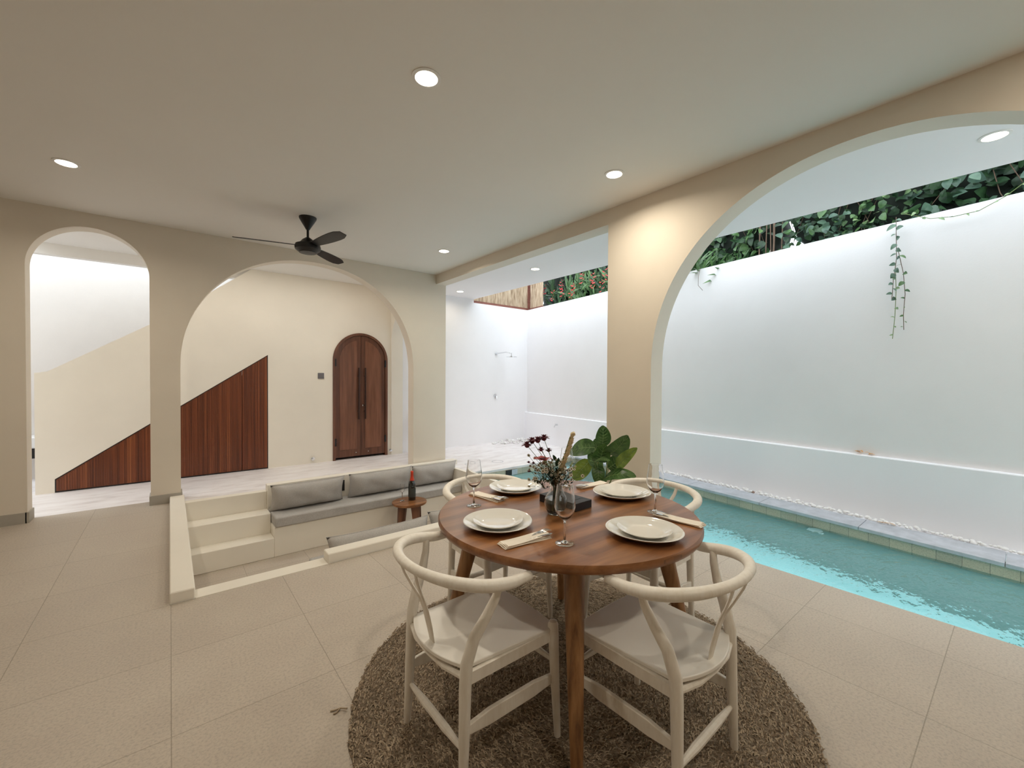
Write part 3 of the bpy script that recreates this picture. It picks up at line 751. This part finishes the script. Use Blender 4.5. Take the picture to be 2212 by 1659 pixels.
# vase and bouquet
VX, VY = 1.392, 1.385
vz = thing('glass_vase', 'clear glass vase half full of water on the table', 'vase', (VX, VY, TZ))
po = [(.001, 0), (.034, 0), (.038, .004), (.050, .028), (.0545, .052), (.052, .072), (.040, .092), (.0285, .112), (.0265, .126), (.029, .145), (.035, .162), (.037, .168)]
pi_ = [(.0355, .1685), (.0335, .162), (.0275, .145), (.025, .126), (.027, .112), (.0385, .0915), (.050, .072), (.0523, .052), (.048, .029), (.037, .010), (.001, .009)]
MB().lathe(po + pi_, n=48, cap=False).build('body', M['vglass'], vz, smooth=60)
MB().lathe([(.001, .0095), (.0365, .0105), (.0475, .030), (.0515, .052), (.0492, .0712), (.001, .0712)], n=48, cap=False).build('water', mat('vase_water', (.55,.58,.50), .02, Transmission_Weight=.9, IOR=1.33), vz, smooth=60)
RD = Vector((.777, -.630, 0)); FD = Vector((.63, .777, 0)); V0 = Vector((VX, VY, TZ))
def bp(u, h, dpt=0): return V0 + RD*u + FD*dpt + Vector((0, 0, h))
def stemp(p, r=.0014, k=.35, root=None):
    root = root or bp(random.uniform(-.014, .014), .02, random.uniform(-.012, .012))
    neck = bp(random.uniform(-.012, .012), .135, random.uniform(-.010, .010)); mid = neck.lerp(p, .45) + Vector((0, 0, .02))
    return [root, neck, mid, p]
def mum(u, h, dp, label, r=.020):
    p = bp(u, h, dp); t = thing('chrysanthemum', label, 'flower', tuple(p), 0, 'maroon chrysanthemums in the vase')
    f = MB()
    for k in range(20):
        a = 2*PI*k/20+random.uniform(-.1,.1); e = random.uniform(-.1, .35); q = r*random.uniform(.85, 1.15)
        f.leaf((0, 0, 0), (q*math.cos(a), q*math.sin(a), q*e), r*.5, (0, 0, 1), .1, .1, 4)
    for k in range(11):
        a = 2*PI*k/9+.3; f.leaf((0, 0, .002), (r*.6*math.cos(a), r*.6*math.sin(a), r*.6), r*.34, (0, 0, 1), .1, .1, 4)
    f.ball((0, 0, .001), r*.42, 8, 6).build('bloom', M['mum'], t, smooth=180)
    s = stemp(p); MB().tube([q-p for q in s], .0013, 6).build('stem', M['stem'], t)
for u, h, dp, w_ in ((-.136, .317, .0, 'leftmost in the bouquet'), (-.112, .334, .02, 'second from the left in the bouquet'), (-.088, .343, -.02, 'third from the left, high in the bouquet'),
                     (-.058, .350, .0, 'tallest, at the top of the bouquet'), (-.074, .302, -.03, 'low between the tall maroon ones'), (-.035, .292, .01, 'small one just left of the straw spike')):
    mum(u, h, dp, 'dark maroon chrysanthemum ' + w_, .030 if 'small' not in w_ and 'low' not in w_ else .020)
for u, h, dp, w_ in ((-.128, .236, .01, 'on the left side of the bouquet'), (-.126, .198, -.01, 'lowest on the left of the bouquet'), (-.108, .240, -.03, 'beside the red gerbera')):
    mum(u, h, dp, 'small closed maroon chrysanthemum bud ' + w_, .011)
p = bp(-.066, .262, -.045); t = thing('gerbera', 'flat red gerbera flower in the middle of the bouquet', 'flower', tuple(p))
f = MB()
for k in range(34):
    a = 2*PI*k/34; q = .045*random.uniform(.93, 1.05); f.leaf((.006*math.cos(a), .006*math.sin(a), 0), (q*math.cos(a), q*math.sin(a), .007+random.uniform(-.004, .004)), .011, (0, 0, 1), -.06, .1, 4)
f.build('petals', M['gerbera'], t, smooth=180)
MB().lathe([(.014, -.002), (.013, .005), (.001, .007)], n=16).build('eye', M['mum'], t); MB().tube([q-p for q in stemp(p)], .002, 6).build('stem', M['stem'], t)
# spike of straw bracts
t = thing('straw_flower_spike', 'tall pale straw-coloured flower spike on the right of the bouquet', 'flower', tuple(V0))
sp0, sp1 = bp(.0, .15, 0)-V0, bp(.062, .358, -.01)-V0
f = MB()
for i in range(46):
    q = i/45; c0 = sp0.lerp(sp1, q) + RD*(.010*math.sin(q*2.2)); a = i*2.4; L = .040*(1-.35*q)
    sd = RD*math.cos(a) + FD*math.sin(a); f.leaf(c0, c0 + sd*L*.62 + (sp1-sp0).normalized()*L, .023, -sd, .12, .3, 4)
f.build('bracts', M['spike'], t, smooth=180); MB().tube([bp(.004, .02)-V0, sp0, sp1], .0022, 6).build('stem', M['stem'], t)
# sprays of small daisies
DM = MB()
for j in range(10):
    a = 2*PI*j/10; DM.leaf((.002*math.cos(a), .002*math.sin(a), 0), (.0090*math.cos(a), .0090*math.sin(a), .0015), .0045, (0,0,1), .0, 0, 3)
npet = len(DM.f); DM.ball((0, 0, .001), .0034, 8, 5)
DAISY = bpy.data.meshes.new('bloom'); DAISY.from_pydata(DM.v, [], DM.f); DAISY.materials.append(M['daisy']); DAISY.materials.append(M['daisyc'])
for k, p_ in enumerate(DAISY.polygons): p_.material_index = int(k >= npet)
for si in range(7):
    su = (-.075, -.045, -.02, .005, .035, .058, -.09)[si]; sh_ = (.205, .215, .185, .175, .21, .19, .175)[si]; dd = random.uniform(-.03, .03)
    t = thing('daisy_spray', 'spray of small cream daisies, one of several filling out the bouquet', 'flower', tuple(V0), 0, 'sprays of small cream daisies')
    s_ = MB(); hub = bp(su*.6, sh_-.055, dd)-V0; s_.tube([bp(su*.1, .02)-V0, bp(su*.12, .135)-V0, hub], .0014, 5)
    for k in range(14):
        u = su + random.gauss(0, .024); h = sh_ + random.gauss(.004, .026); c0 = bp(u, h, dd+random.gauss(-.01, .025))-V0
        s_.tube([hub, hub.lerp(c0, .5)+Vector((0,0,.006)), c0], .0007, 4)
        nn = (Vector((0, 0, .8)) - FD*random.uniform(.4, 1.6) + RD*random.uniform(-.6, .6)).normalized()
        b = bpy.data.objects.new('bloom', DAISY); COL.objects.link(b); b.parent = t; b.location = c0; b.rotation_mode = 'QUATERNION'; b.rotation_quaternion = Vector((0,0,1)).rotation_difference(nn)
        q = random.uniform(.6, 1.2); b.scale = (q, q, q)
    for k in range(9):
        u = su*.8 + random.gauss(0, .018); c0 = bp(u, sh_-.05+random.gauss(0, .02), dd+random.gauss(0, .02))-V0; d_ = Vector((random.gauss(0, 1), random.gauss(0, 1), .5)).normalized()*.035
        s_.leaf(c0, c0+d_, .010, (0, 0, 1), .1, .1, 4)
    s_.build('foliage', M['leaf_dark'], t, smooth=0)
t = thing('green_sprig', 'dark green leafy sprig at the base of the bouquet', 'leaves', tuple(V0)); f = MB()
for k in range(80):
    u = random.gauss(-.012, .034); h = random.uniform(.145, .225); c0 = bp(u, h, random.gauss(0, .02))-V0
    d_ = (RD*random.gauss(0, 1)+FD*random.gauss(0, 1)+Vector((0, 0, random.uniform(-.8, .9)))).normalized()*random.uniform(.025, .042); f.leaf(c0, c0+d_, .013, (0, 0, 1), .12, .15, 4)
f.leaf(bp(0, .22)-V0, bp(.012, .262)-V0, .02, -FD, .1, .1); f.leaf(bp(.0, .245)-V0, bp(-.016, .275)-V0, .016, -FD, .1, .1)
for k in range(9): f.tube([bp(random.uniform(-.02, .02), .014, random.uniform(-.02, .02))-V0, bp(random.uniform(-.012, .012), .13, random.uniform(-.012, .012))-V0, bp(random.uniform(-.02, .02), .18)-V0], .002, 5)
f.build('foliage', M['leaf_dark'], t, smooth=0)

# ------------------------------------------------------------------ sunken sofa
def cushion_box(name, label, b, mt, cat='seat cushion', bev=.018):
    x0, x1, y0, y1, z0, z1 = b
    o = MB().box((x0-x1)/2, (x1-x0)/2, (y0-y1)/2, (y1-y0)/2, 0, z1-z0).build(name, mt, smooth=50, bevel=bev, seg=3); o.location = ((x0+x1)/2, (y0+y1)/2, z0)
    return tag(o, label, cat)
cushion_box('seat_cushion', 'long flat grey seat cushion along the back bench of the sunken sofa', (.905, 3.35, 5.295, 5.745, -.315, -.2), M['grey_fabric2'])
cushion_box('seat_cushion', 'grey seat cushion on the front bench, mostly hidden behind the low curb', (.93, 3.35, 3.39, 3.95, -.315, -.2), M['grey_fabric2'])
def pillow(label, x, y, z, L, H, T, lean, rz=0, ry=0, group=None):
    n, m = 26, 14; vs = []; fs = []
    for sd in (1, -1):
        for i in range(n+1):
            for j in range(m+1):
                u = 2*i/n-1; v = 2*j/m-1
                e = (1-abs(u)**5)*(1-abs(v)**3); th = T*.5*(max(e, 0)**.62)
                px = L/2*u*(1-.05*(1-v*v)**1) ; pz = H/2*v*(1-.10*(1-u**4)*1.0)
                th *= 1+.10*math.sin(u*7+v*3)*(1-abs(v))+.05*math.sin(u*17)*abs(v)
                vs.append((px, -sd*th, pz))
    N1 = (n+1)*(m+1); W = m+1
    for s in (0, 1):
        for i in range(n):
            for j in range(m):
                a = s*N1+i*W+j; fs.append((a, a+1, a+W+1, a+W) if s else (a, a+W, a+W+1, a+1))
    t = thing('pillow', label, 'pillow', (x, y, z), rz, group)
    o = MB().add(vs, fs).build('cover', M['grey_fabric'], t, smooth=180); o.rotation_euler = (lean, ry, 0)
    import bmesh
    bm = bmesh.new(); bm.from_mesh(o.data); bmesh.ops.remove_doubles(bm, verts=bm.verts, dist=.0015); bmesh.ops.recalc_face_normals(bm, faces=bm.faces); bm.to_mesh(o.data); bm.free()
    pp = [(L/2*u*(1-.05*(1-v*v)), 0, H/2*v*(1-.10*(1-u**4))) for u, v in [(k/13, 1) for k in range(-13, 14)]]
    q = MB().tube(pp, .0035, 6).build('piping', M['grey_fabric2'], t); q.rotation_euler = (lean, ry, 0)
    return t
G = 'grey back pillows in a row on the sofa'
pillow('grey rectangular pillow at the left end of the sofa beside the steps', 1.315, 5.575, -.045, .84, .335, .22, .22, 0, 0, G)
pillow('long grey pillow in the middle of the sofa', 2.235, 5.595, -.045, .88, .335, .21, .2, 0, 0, G)
pillow('grey pillow at the right end of the sofa behind the red-topped bottle', 3.05, 5.60, -.05, .74, .325, .21, .2, 0, 0, G)
pillow('grey pillow on the front bench peeping over the low curb, left one', 1.41, 3.49, -.045, .90, .30, .15, -.24, 0, 0, 'grey pillows on the front bench')
pillow('grey pillow on the front bench behind the round table edge, right one', 2.30, 3.52, -.03, .86, .31, .15, -.30, .03, 0, 'grey pillows on the front bench')
ou = thing('floor_outlet', 'small black outlet on the backrest between the left and middle pillows', 'outlet', (1.772, 5.758, -.06))
MB().box(-.028, .028, -.012, 0, -.07, .07).build('plate', M['dark'], ou, smooth=30, bevel=.003)
MB().box(-.016, .016, -.016, -.011, -.05, .05).build('socket', M['black'], ou, smooth=0)

# stool, bottle and flute in the pit
SX, SY, SZ = 2.37, 4.99, -.2
stl = thing('side_table', 'small round wooden side table standing in the sunken seating pit', 'side table', (SX, SY, -.645))
MB().lathe([(.001, .412), (.19, .412), (.214, .418), (.218, .43), (.214, .443), (.001, .445)], n=48, cap=False).build('top', M['table'], stl, smooth=50)
for a in (-80, 10, 100, 190):
    a = math.radians(a); c, s = math.cos(a), math.sin(a)
    MB().tube([(c*.125, s*.125, .412), (c*.135, s*.135, .33), (c*.165, s*.165, 0)], [.068, .062, .036], 8, flat=.26, up=(-s, c, 0)).build('leg', M['door'], stl, smooth=30)
bt = thing('wine_bottle', 'dark sparkling wine bottle with orange-red foil neck on the side table', 'bottle', (2.425, 5.03, SZ))
MB().lathe([(.001, 0), (.044, 0), (.047, .006), (.047, .19), (.044, .215), (.034, .24), (.024, .262)], n=32, cap=False).build('body', M['bottle'], bt, smooth=60)
MB().lathe([(.0245, .235), (.034, .236), (.0255, .262), (.019, .30), (.0165, .34), (.0185, .345), (.0185, .362), (.014, .372), (.001, .374)], n=28, cap=False).build('foil', M['foil'], bt, smooth=60)
MB().lathe([(.0475, .04), (.0475, .15)], n=32, cap=False).build('label', M['blabel'], bt, smooth=60)
fg = thing('flute_glass', 'small clear flute glass beside the bottle on the side table', 'glass', (2.305, 5.06, SZ), 0)
MB().lathe([(.001, 0), (.03, 0), (.03, .003), (.004, .008), (.004, .10), (.001, .102)], n=24, cap=False).build('stem', M['glass'], fg, smooth=60)
MB().lathe([(.001, .102), (.022, .118), (.027, .15), (.027, .215), (.0262, .215), (.0262, .15), (.021, .12), (.001, .106)], n=24, cap=False).build('bowl', M['glass'], fg, smooth=60)

# ------------------------------------------------------------------ potted plant
pp = thing('potted_plant', 'potted plant with broad veined green leaves in front of the pillar', 'plant', (2.87, 2.29, 0))
O = Vector((2.87, 2.29, 0))
MB().lathe([(.10, 0), (.14, .02), (.155, .26), (.165, .28), (.155, .29), (.145, .265), (.001, .26)], n=36, cap=False).build('pot', M['terra'], pp, smooth=50)
MB().lathe([(.144, .262), (.001, .27)], n=24, cap=False).build('soil', M['soil'], pp)
LV = [((3.0,2.408,.774), (2.97,2.381,.965), .125, 0, (-.63,-.78,.1)), ((2.85,2.217,.747), (2.80,2.000,.935), .15, 0, (-.63,-.70,-.35)), ((2.9,2.41,.770), (2.87,2.671,.700), .165, 0, (-.5,-.6,.6)),
      ((2.84,2.321,.665), (2.77,2.204,.845), .135, 0, (-.63,-.78,.2)), ((2.8,2.096,.662), (2.75,1.875,.855), .085, 1, (-.6,-.6,.5)), ((2.78,2.218,.545), (2.72,1.863,.640), .12, 0, (-.5,-.6,.7)),
      ((2.85,2.419,.665), (2.82,2.590,.469), .125, 1, (-.6,-.7,.4)), ((2.8,2.3,.655), (2.77,2.259,.490), .10, 0, (-.63,-.78,.3)), ((2.75,2.289,.682), (2.72,2.104,.724), .058, 0, (-.4,-.5,.8)),
      ((3.05,2.518,.70), (3.02,2.505,.83), .075, 0, (-.63,-.78,.1)), ((2.95,2.30,.60), (3.02,2.18,.72), .12, 0, (-.6,-.7,.3)), ((2.88,2.36,.60), (2.93,2.47,.74), .12, 0, (-.6,-.7,.3)), ((2.9,2.34,.46), (2.80,2.16,.56), .12, 0, (-.5,-.6,.6))]
for b, e, w_, kind, nn in LV:
    b, e = Vector(b)-O, Vector(e)-O
    lf = MB().leaf(b, e, w_*1.12, nn, .10, .16, 14, 1.0, True, True).build('leaf', M['plant2' if kind else 'plant'], pp, smooth=180)
    d_ = (e-b).normalized(); n_ = Vector(nn); n_ = (n_-d_*n_.dot(d_)).normalized(); sd = d_.cross(n_); L = (e-b).length; vn = MB()
    pt = lambda q, off: b + d_*L*q + n_*(.10*L*math.sin(PI*q)+.0018+abs(off)*.10) + sd*off
    vn.tube([pt(q/8, 0) for q in range(0, 9)], [.0022*(1-q/11) for q in range(9)], 5)
    for q in (.15, .28, .41, .54, .67, .8):
        for s in (-1, 1): hw = w_*.5*(math.sin(PI*min(1, (q+.1)**.62*.99+.01))**.75)*.82; vn.tube([pt(q, 0), pt(q+.06, s*hw*.55), pt(q+.13, s*hw)], .0010, 4)
    vn.build('vein', M['vein'], lf)
    MB().tube([(random.uniform(-.03, .03), random.uniform(-.03, .03), .27), ((b.x)*.4, (b.y)*.4, .27+(b.z-.27)*.55), b], [.007, .006, .0035], 7).build('stem', M['stem'], pp)

# ------------------------------------------------------------------ pebbles
base_pebbles = []
for k in range(5):
    mb = MB(); mb.ball((0,0,0), 1, 8, 6, random.uniform(.8, 1.1), random.uniform(.7, .95), random.uniform(.5, .65))
    mb.v = [(x*(1+.1*random.uniform(-1, 1)), y*(1+.1*random.uniform(-1, 1)), z) for x, y, z in mb.v]
    me = bpy.data.meshes.new('pebble'); me.from_pydata(mb.v, [], mb.f); me.materials.append(M['pebble'])
    for p in me.polygons: p.use_smooth = True
    base_pebbles.append(me)
brown = base_pebbles[0].copy(); brown.materials.clear(); brown.materials.append(M['pebble2'])
def pebble(x, y, z, r, label, group, me=None):
    o = bpy.data.objects.new('pebble', me or random.choice(base_pebbles)); COL.objects.link(o)
    o.location = (x, y, z); o.scale = (r, r, r); o.rotation_euler = (random.uniform(-.3, .3), random.uniform(-.3, .3), random.uniform(0, 6.3))
    tag(o, label, 'pebble', group)
def gwall(y): return 5.34 + .125*y
for k in range(230):
    y = .0 + 5.0*(k/230)**1.0 + random.uniform(-.012, .012); lo, hi = PO(y)+.022, gwall(y)-.022
    r = random.uniform(.016, .028); x = random.uniform(lo, max(lo+.01, hi))
    if k in (97,): pebble(x, y, .004, .026, 'single dark brown pebble among the white ones beside the pool', None, brown); continue
    pebble(x, y, .0 + random.uniform(-.004, .010), r, 'smooth white pebble in the strip between pool coping and white wall', 'white pebbles along the pool wall')
for k in range(64):
    a = random.random(); x = 5.2 + 1.0*random.random()**.8; y = 7.22 - random.uniform(.03, .16 + .34*max(0, min(1, (x-5.1)/.7)))
    if x > 5.30+.125*y - .02: continue
    pebble(x, y, .018 + .05*max(0, 1-abs(x-5.8)/.5)*random.random(), random.uniform(.022, .035), 'white pebble in the loose heap in the corner under the shower', 'white pebbles heaped in the shower corner')

# ------------------------------------------------------------------ dry leaf litter on the wall ledge
dl = MB()
for k in range(7):
    x, y = random.uniform(-.01, .02), random.uniform(-.05, .05); a = random.uniform(0, 6.3)
    dl.leaf((x, y, .003+.003*k), (x+.035*math.cos(a), y+.06*math.sin(a), .008+.004*k), .022, (0, 0, 1), .2, .3, 5)
tag(dl.build('dry_leaf_clump', M['dryleaf'], smooth=0, loc=(5.505, 1.048, .616)), 'small clump of dry orange-brown leaves on the ledge of the pool wall', 'dry leaves')
dt = MB()
for k in range(5): dt.leaf((random.uniform(-.02,.02), random.uniform(-.1,.1), .004), (random.uniform(-.02,.02), random.uniform(-.1,.1), .012), .012, (0,0,1), .1, .2, 4)
tag(dt.build('fallen_leaves', M['dryleaf'], smooth=0, loc=(PO(.85)-.02, .85, .002)), 'few fallen brown leaves on the grey pool coping', 'dry leaves')

# ------------------------------------------------------------------ garden beyond the wall
def leafcloud(mb, cnt, x0, x1, y0, y1, z0, z1, L0, L1, lean=(-.7, 0, .5), ratio=.8, heart=True):
    for k in range(cnt):
        y = random.uniform(y0, y1); x = random.uniform(x0, x1) + .125*y; z = random.uniform(z0, z1)
        d_ = Vector((random.gauss(-.3, .5), random.gauss(0, .7), random.gauss(-.5, .5))).normalized(); L = random.uniform(L0, L1)
        nn = Vector((lean[0]+random.gauss(0, .45), lean[1]+random.gauss(0, .5), lean[2]+random.gauss(0, .4)))
        mb.leaf((x, y, z), (x+d_.x*L, y+d_.y*L, z+d_.z*L), L*ratio, nn, .08, .12, 6, 1, heart)
    return mb
def vine_hedge(label, y0, y1, cnt, mats, z1=4.0, L=(.07, .13)):
    t = thing('climbing_vine', label, 'vine', (5.7+.125*(y0+y1)/2, (y0+y1)/2, 2.6)); off = -Vector(t.location)
    for mt, fr_, nm, xo in mats:
        f = leafcloud(MB(), int(cnt*fr_), 5.62+xo, 5.95+xo, y0, y1, 2.8, z1, *L); f.build('leaves' if nm == 0 else 'pale_leaves', M[mt], t, smooth=0).location = off
    s_ = MB()
    for k in range(4):
        y = random.uniform(y0, y1); x = 5.85 + .125*y; s_.tube([(x, y, 2.65), (x+.05, y+random.uniform(-.2, .2), 3.1), (x, y+random.uniform(-.4, .4), 3.8)], .004, 5)
    s_.build('stems', M['twig'], t).location = off
    return t
def thicket(y0, y1, label):
    t = thing('dark_thicket', label, 'shrub', (6.3+.125*(y0+y1)/2, (y0+y1)/2, 2.5)); off = -Vector(t.location)
    f = MB(); y = y0
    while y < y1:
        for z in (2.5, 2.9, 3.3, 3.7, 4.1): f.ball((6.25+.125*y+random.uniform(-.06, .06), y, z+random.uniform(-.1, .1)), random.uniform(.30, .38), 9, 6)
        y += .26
    f.build('painted_shade_core', M['shade'], t, smooth=180).location = off  # dark balls painted as the shade behind the leaves
    g_ = leafcloud(MB(), int(330*(y1-y0)), 5.95, 6.15, y0, y1, 2.7, 4.3, .10, .17); g_.build('leaves', M['leaf_dark'], t, smooth=0).location = off
vine_hedge('vine with large grey-green leaves over the wall at the top right corner', -.9, .75, 300, [('leaf_blue', .6, 0, 0), ('leaf_dark', .9, 0, .05), ('leaf_pale', .04, 1, -.05)], L=(.08, .15))
vine_hedge('dense small-leaved vine where the hanging strand starts', .75, 1.3, 230, [('leaf_mid', .55, 0, -.06), ('leaf_dark', .6, 0, .05), ('leaf_pale', .2, 1, -.08)], L=(.05, .10))
vine_hedge('dark green vine with round leaves over the middle of the white wall', 1.3, 2.05, 250, [('leaf_blue', .45, 0, 0), ('leaf_dark', .8, 0, .05), ('leaf_mid', .15, 1, -.05)], L=(.06, .12))
vine_hedge('bright green bushy vine left of the sky gap above the wall', 2.2, 3.1, 260, [('leaf_dark', .55, 0, .05), ('leaf_mid', .5, 1, 0)], L=(.08, .14), z1=3.8)
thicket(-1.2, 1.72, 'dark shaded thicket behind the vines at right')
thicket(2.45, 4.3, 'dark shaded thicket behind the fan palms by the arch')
def palm(label, x, y, z, n, L, w_, mt='leaf_mid', up=.9):
    t = thing('palm_plant', label, 'palm', (x, y, z)); f = MB(); s_ = MB()
    for k in range(n):
        a = random.uniform(0, 2*PI); e = random.uniform(.35, 1)*up; d_ = Vector((math.cos(a)*.6, math.sin(a)*.8, e)).normalized()
        st_ = d_*L*.45; s_.tube([(0, 0, 0), tuple(st_*.5+Vector((0,0,.05))), tuple(st_)], .006, 5)
        for j in range(7):
            b_ = (j-3)/3*1.0; rv = Matrix.Rotation(b_, 3, d_.orthogonal()) @ d_
            f.leaf(st_, st_+rv*L*.5+Vector((0, 0, -.04)), w_, (random.gauss(-.6, .4), random.gauss(0, .4), .6), .08, .1, 4)
    f.build('fronds', M[mt], t, smooth=0); s_.build('stems', M['stem'], t)
palm('dark fan palm at the left end of the big arch view, above the wall', 6.1, 3.15, 2.7, 14, .75, .045, 'leaf_mid')
palm('dark fan palm close behind the wall edge beside the arch', 6.2, 3.6, 2.6, 12, .8, .05, 'leaf_dark')
palm('light green fan palm left of the sky gap', 6.3, 2.75, 2.6, 10, .8, .05, 'leaf_mid')
bs = thing('bamboo_shoots', 'thin dark upright stems crossing the bright sky gap', 'stems', (6.0, 2.1, 2.6)); f = MB()
for k in range(9): yv = random.uniform(-.12, .2); f.tube([(0, yv, 0), (.02, yv+random.uniform(-.04, .04), 1.2)], .007, 5)
f.build('canes', M['twig'], bs)
def heliconia(label, x, y, n=9, fl_=3):
    t = thing('heliconia', label, 'plant', (x, y, 2.5)); f = MB(); s_ = MB(); h = MB()
    for k in range(n):
        a = random.uniform(0, 2*PI); bx_, by_ = random.uniform(-.12, .12), random.uniform(-.22, .22)
        top = Vector((bx_+.25*math.cos(a), by_+.3*math.sin(a), random.uniform(.75, 1.5))); b = Vector((bx_, by_, random.uniform(.2, .6)))
        s_.tube([(bx_, by_, 0), b], .008, 5); f.leaf(b, top, random.uniform(.05, .10), (-.8, random.gauss(0, .5), .4), .12, .15, 6)
        for q in range(3): b2 = Vector((bx_-.1, by_+random.uniform(-.15, .15), random.uniform(.35, .8))); f.leaf(b2, b2+Vector((-.08, random.gauss(0, .22), random.uniform(.05, .4))), random.uniform(.03, .055), (-.8, random.gauss(0, .5), .4), .15, .2, 5)
    for k in range(fl_):
        y0_ = random.uniform(-.3, .3); zt = random.uniform(.62, .95); x0_ = -.33
        s_.tube([(0, y0_*.5, .2), (x0_*.5, y0_, zt+.1), (x0_, y0_, zt)], .006, 5)
        for j in range(6):
            z = zt + .04 - .04*j; sg = 1 if j % 2 else -1; h.leaf((x0_, y0_+random.uniform(-.01, .01), z), (x0_-.02, y0_+sg*random.uniform(.03, .09), z+random.uniform(-.05, .05)), random.uniform(.014, .022), (-1, random.gauss(0, .4), .3), -.2, .3, 5)
    f.build('leaves', M['leaf_dark' if fl_ == 2 else 'leaf_mid'], t, smooth=0); s_.build('stems', M['stem'], t); h.build('red_bracts', M['heli'], t, smooth=180)
for i, (y, l, n) in enumerate([(6.62, 'heliconia with red bracts next to the bamboo fence end', 10), (6.05, 'heliconia with a low red cluster left of the middle of the gap', 13), (5.6, 'heliconia with a bright red hanging spray in the middle of the gap', 12), (5.15, 'heliconia with dark long leaves and red bracts near the pillar', 15), (4.75, 'heliconia with red flowers half hidden by the pillar', 13)]):
    heliconia(l, 5.95+.125*y, y, n, (2, 4, 3, 2, 3)[i])
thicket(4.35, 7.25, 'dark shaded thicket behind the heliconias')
# bamboo fence on the shower wall and round the corner
def fence(label, pts):
    t = thing('bamboo_fence', label, 'fence', (*pts[0], 2.92)); o_ = Vector((*pts[0], 2.92)); f = MB(); a, b = Vector((*pts[0], 0)), Vector((*pts[1], 0)); L = (b-a).length; n = int(L/.021)
    for k in range(n):
        p = a.lerp(b, (k+.5)/n)-o_+Vector((0, 0, 2.92)); dx = random.uniform(-.006, .006)
        f.tube([(p.x, p.y, .05), (p.x+dx, p.y+dx, random.uniform(1.0, 1.2))], random.uniform(.007, .011), 6)
    for k in range(int(L/.024)):
        p = a.lerp(b, (k+.5)/int(L/.024))-o_+Vector((.012, .02, 2.92))
        f.tube([(p.x, p.y, .05), (p.x, p.y, random.uniform(1.0, 1.2))], random.uniform(.010, .013), 5)
    f.build('canes', M['bamboo'], t)
    d_ = (b-a).normalized(); nn = Vector((-d_.y, d_.x, 0))
    for z0_, z1_ in ((0, .055), (.9, .95)):
        q = [a-o_-nn*.025, b-o_-nn*.025, b-o_+nn*.025, a-o_+nn*.025]
        MB().prism([(v.x, v.y) for v in q], XY, z0_, z1_).build('beam', M['beam'], t, smooth=0)
    return t
f1 = fence('bamboo cane fence panel standing on the far shower wall', ((4.86, 7.29), (6.36, 7.29)))
f2 = fence('short bamboo cane fence panel on the pool wall next to the corner', ((6.42, 7.25), (6.375, 6.78)))
tag(MB().box(6.36, 6.41, 7.25, 7.31, 2.92, 4.1).build('fence_post', M['beam'], smooth=0), 'dark brown post at the corner between the two bamboo panels', 'post')

# hanging strands on the white wall
def strand(name, label, pts, n, L, mt='leaf_blue', x2=None):
    t = thing(name, label, 'vine', pts[0]); o_ = Vector(pts[0]); P = [Vector(p)-o_ for p in pts]
    MB().tube(P, .0028, 5).build('stem', M['twig'] if mt != 'leaf_pale' else M['stem'], t); f = MB()
    for k in range(n):
        q = (k+.5)/n*(len(P)-1); i = int(q); c0 = P[i].lerp(P[i+1], q-i); s = 1 if k % 2 else -1
        l = L*random.uniform(.7, 1.2)*(1-.5*k/n); f.leaf(c0, c0+Vector((-.02, s*l*random.uniform(.3, 1), -l*random.uniform(-.2, .9))), l*random.uniform(.55, .85), (-.9, random.gauss(0, .6), .35+random.uniform(-.5, .7)), .1, .15, 6, 1, True)
    f.build('leaves', M[mt], t, smooth=0)
strand('hanging_vine', 'long leafy green strand hanging down the white wall', [(5.44,.84,2.95), (5.43,.835,2.75), (5.43,.83,2.55), (5.43,.85,2.35), (5.43,.86,2.15)], 17, .075)
strand('hanging_vine', 'thin sparse tendril beside the long leafy strand, reaching lowest', [(5.44,.82,2.62), (5.435,.78,2.4), (5.435,.765,2.2), (5.435,.775,2.0), (5.435,.77,1.86)], 10, .055, 'leaf_mid')
strand('hanging_vine', 'pale thin tendril between the leafy strands', [(5.44,.84,2.5), (5.435,.83,2.25), (5.435,.835,2.0), (5.435,.85,1.78)], 8, .04, 'leaf_pale')
strand('trailing_vine', 'pale green runner drooping sideways along the top of the white wall', [(5.42,.78,2.96), (5.41,.6,2.86), (5.39,.45,2.83), (5.37,.3,2.83), (5.35,.15,2.9), (5.33,.02,3.0)], 9, .05, 'leaf_pale')
strand('bare_tendril', 'bare thin tendril hanging at the left end of the wall beside the arch', [(5.70,2.9,2.92), (5.70,2.93,2.8), (5.70,2.93,2.68), (5.69,2.86,2.6)], 1, .008, 'leaf_blue')

# ------------------------------------------------------------------ sky, light, rendering look
w = bpy.data.worlds.new('world'); sc.world = w; w.use_nodes = True
bg = w.node_tree.nodes['Background']; bg.inputs[0].default_value = (.86,.94,1.0,1); bg.inputs[1].default_value = 3.35
vs_ = sc.view_settings; vs_.view_transform = 'Standard'; vs_.look = 'None'; vs_.exposure = .1; vs_.gamma = 1
cy = sc.cycles; cy.max_bounces = 9; cy.diffuse_bounces = 5; cy.transmission_bounces = 9; cy.glossy_bounces = 4; cy.use_denoising = True
cy.use_adaptive_sampling = True; cy.adaptive_threshold = .06; cy.adaptive_min_samples = 16; cy.sample_clamp_indirect = 8; cy.caustics_reflective = False; cy.caustics_refractive = True
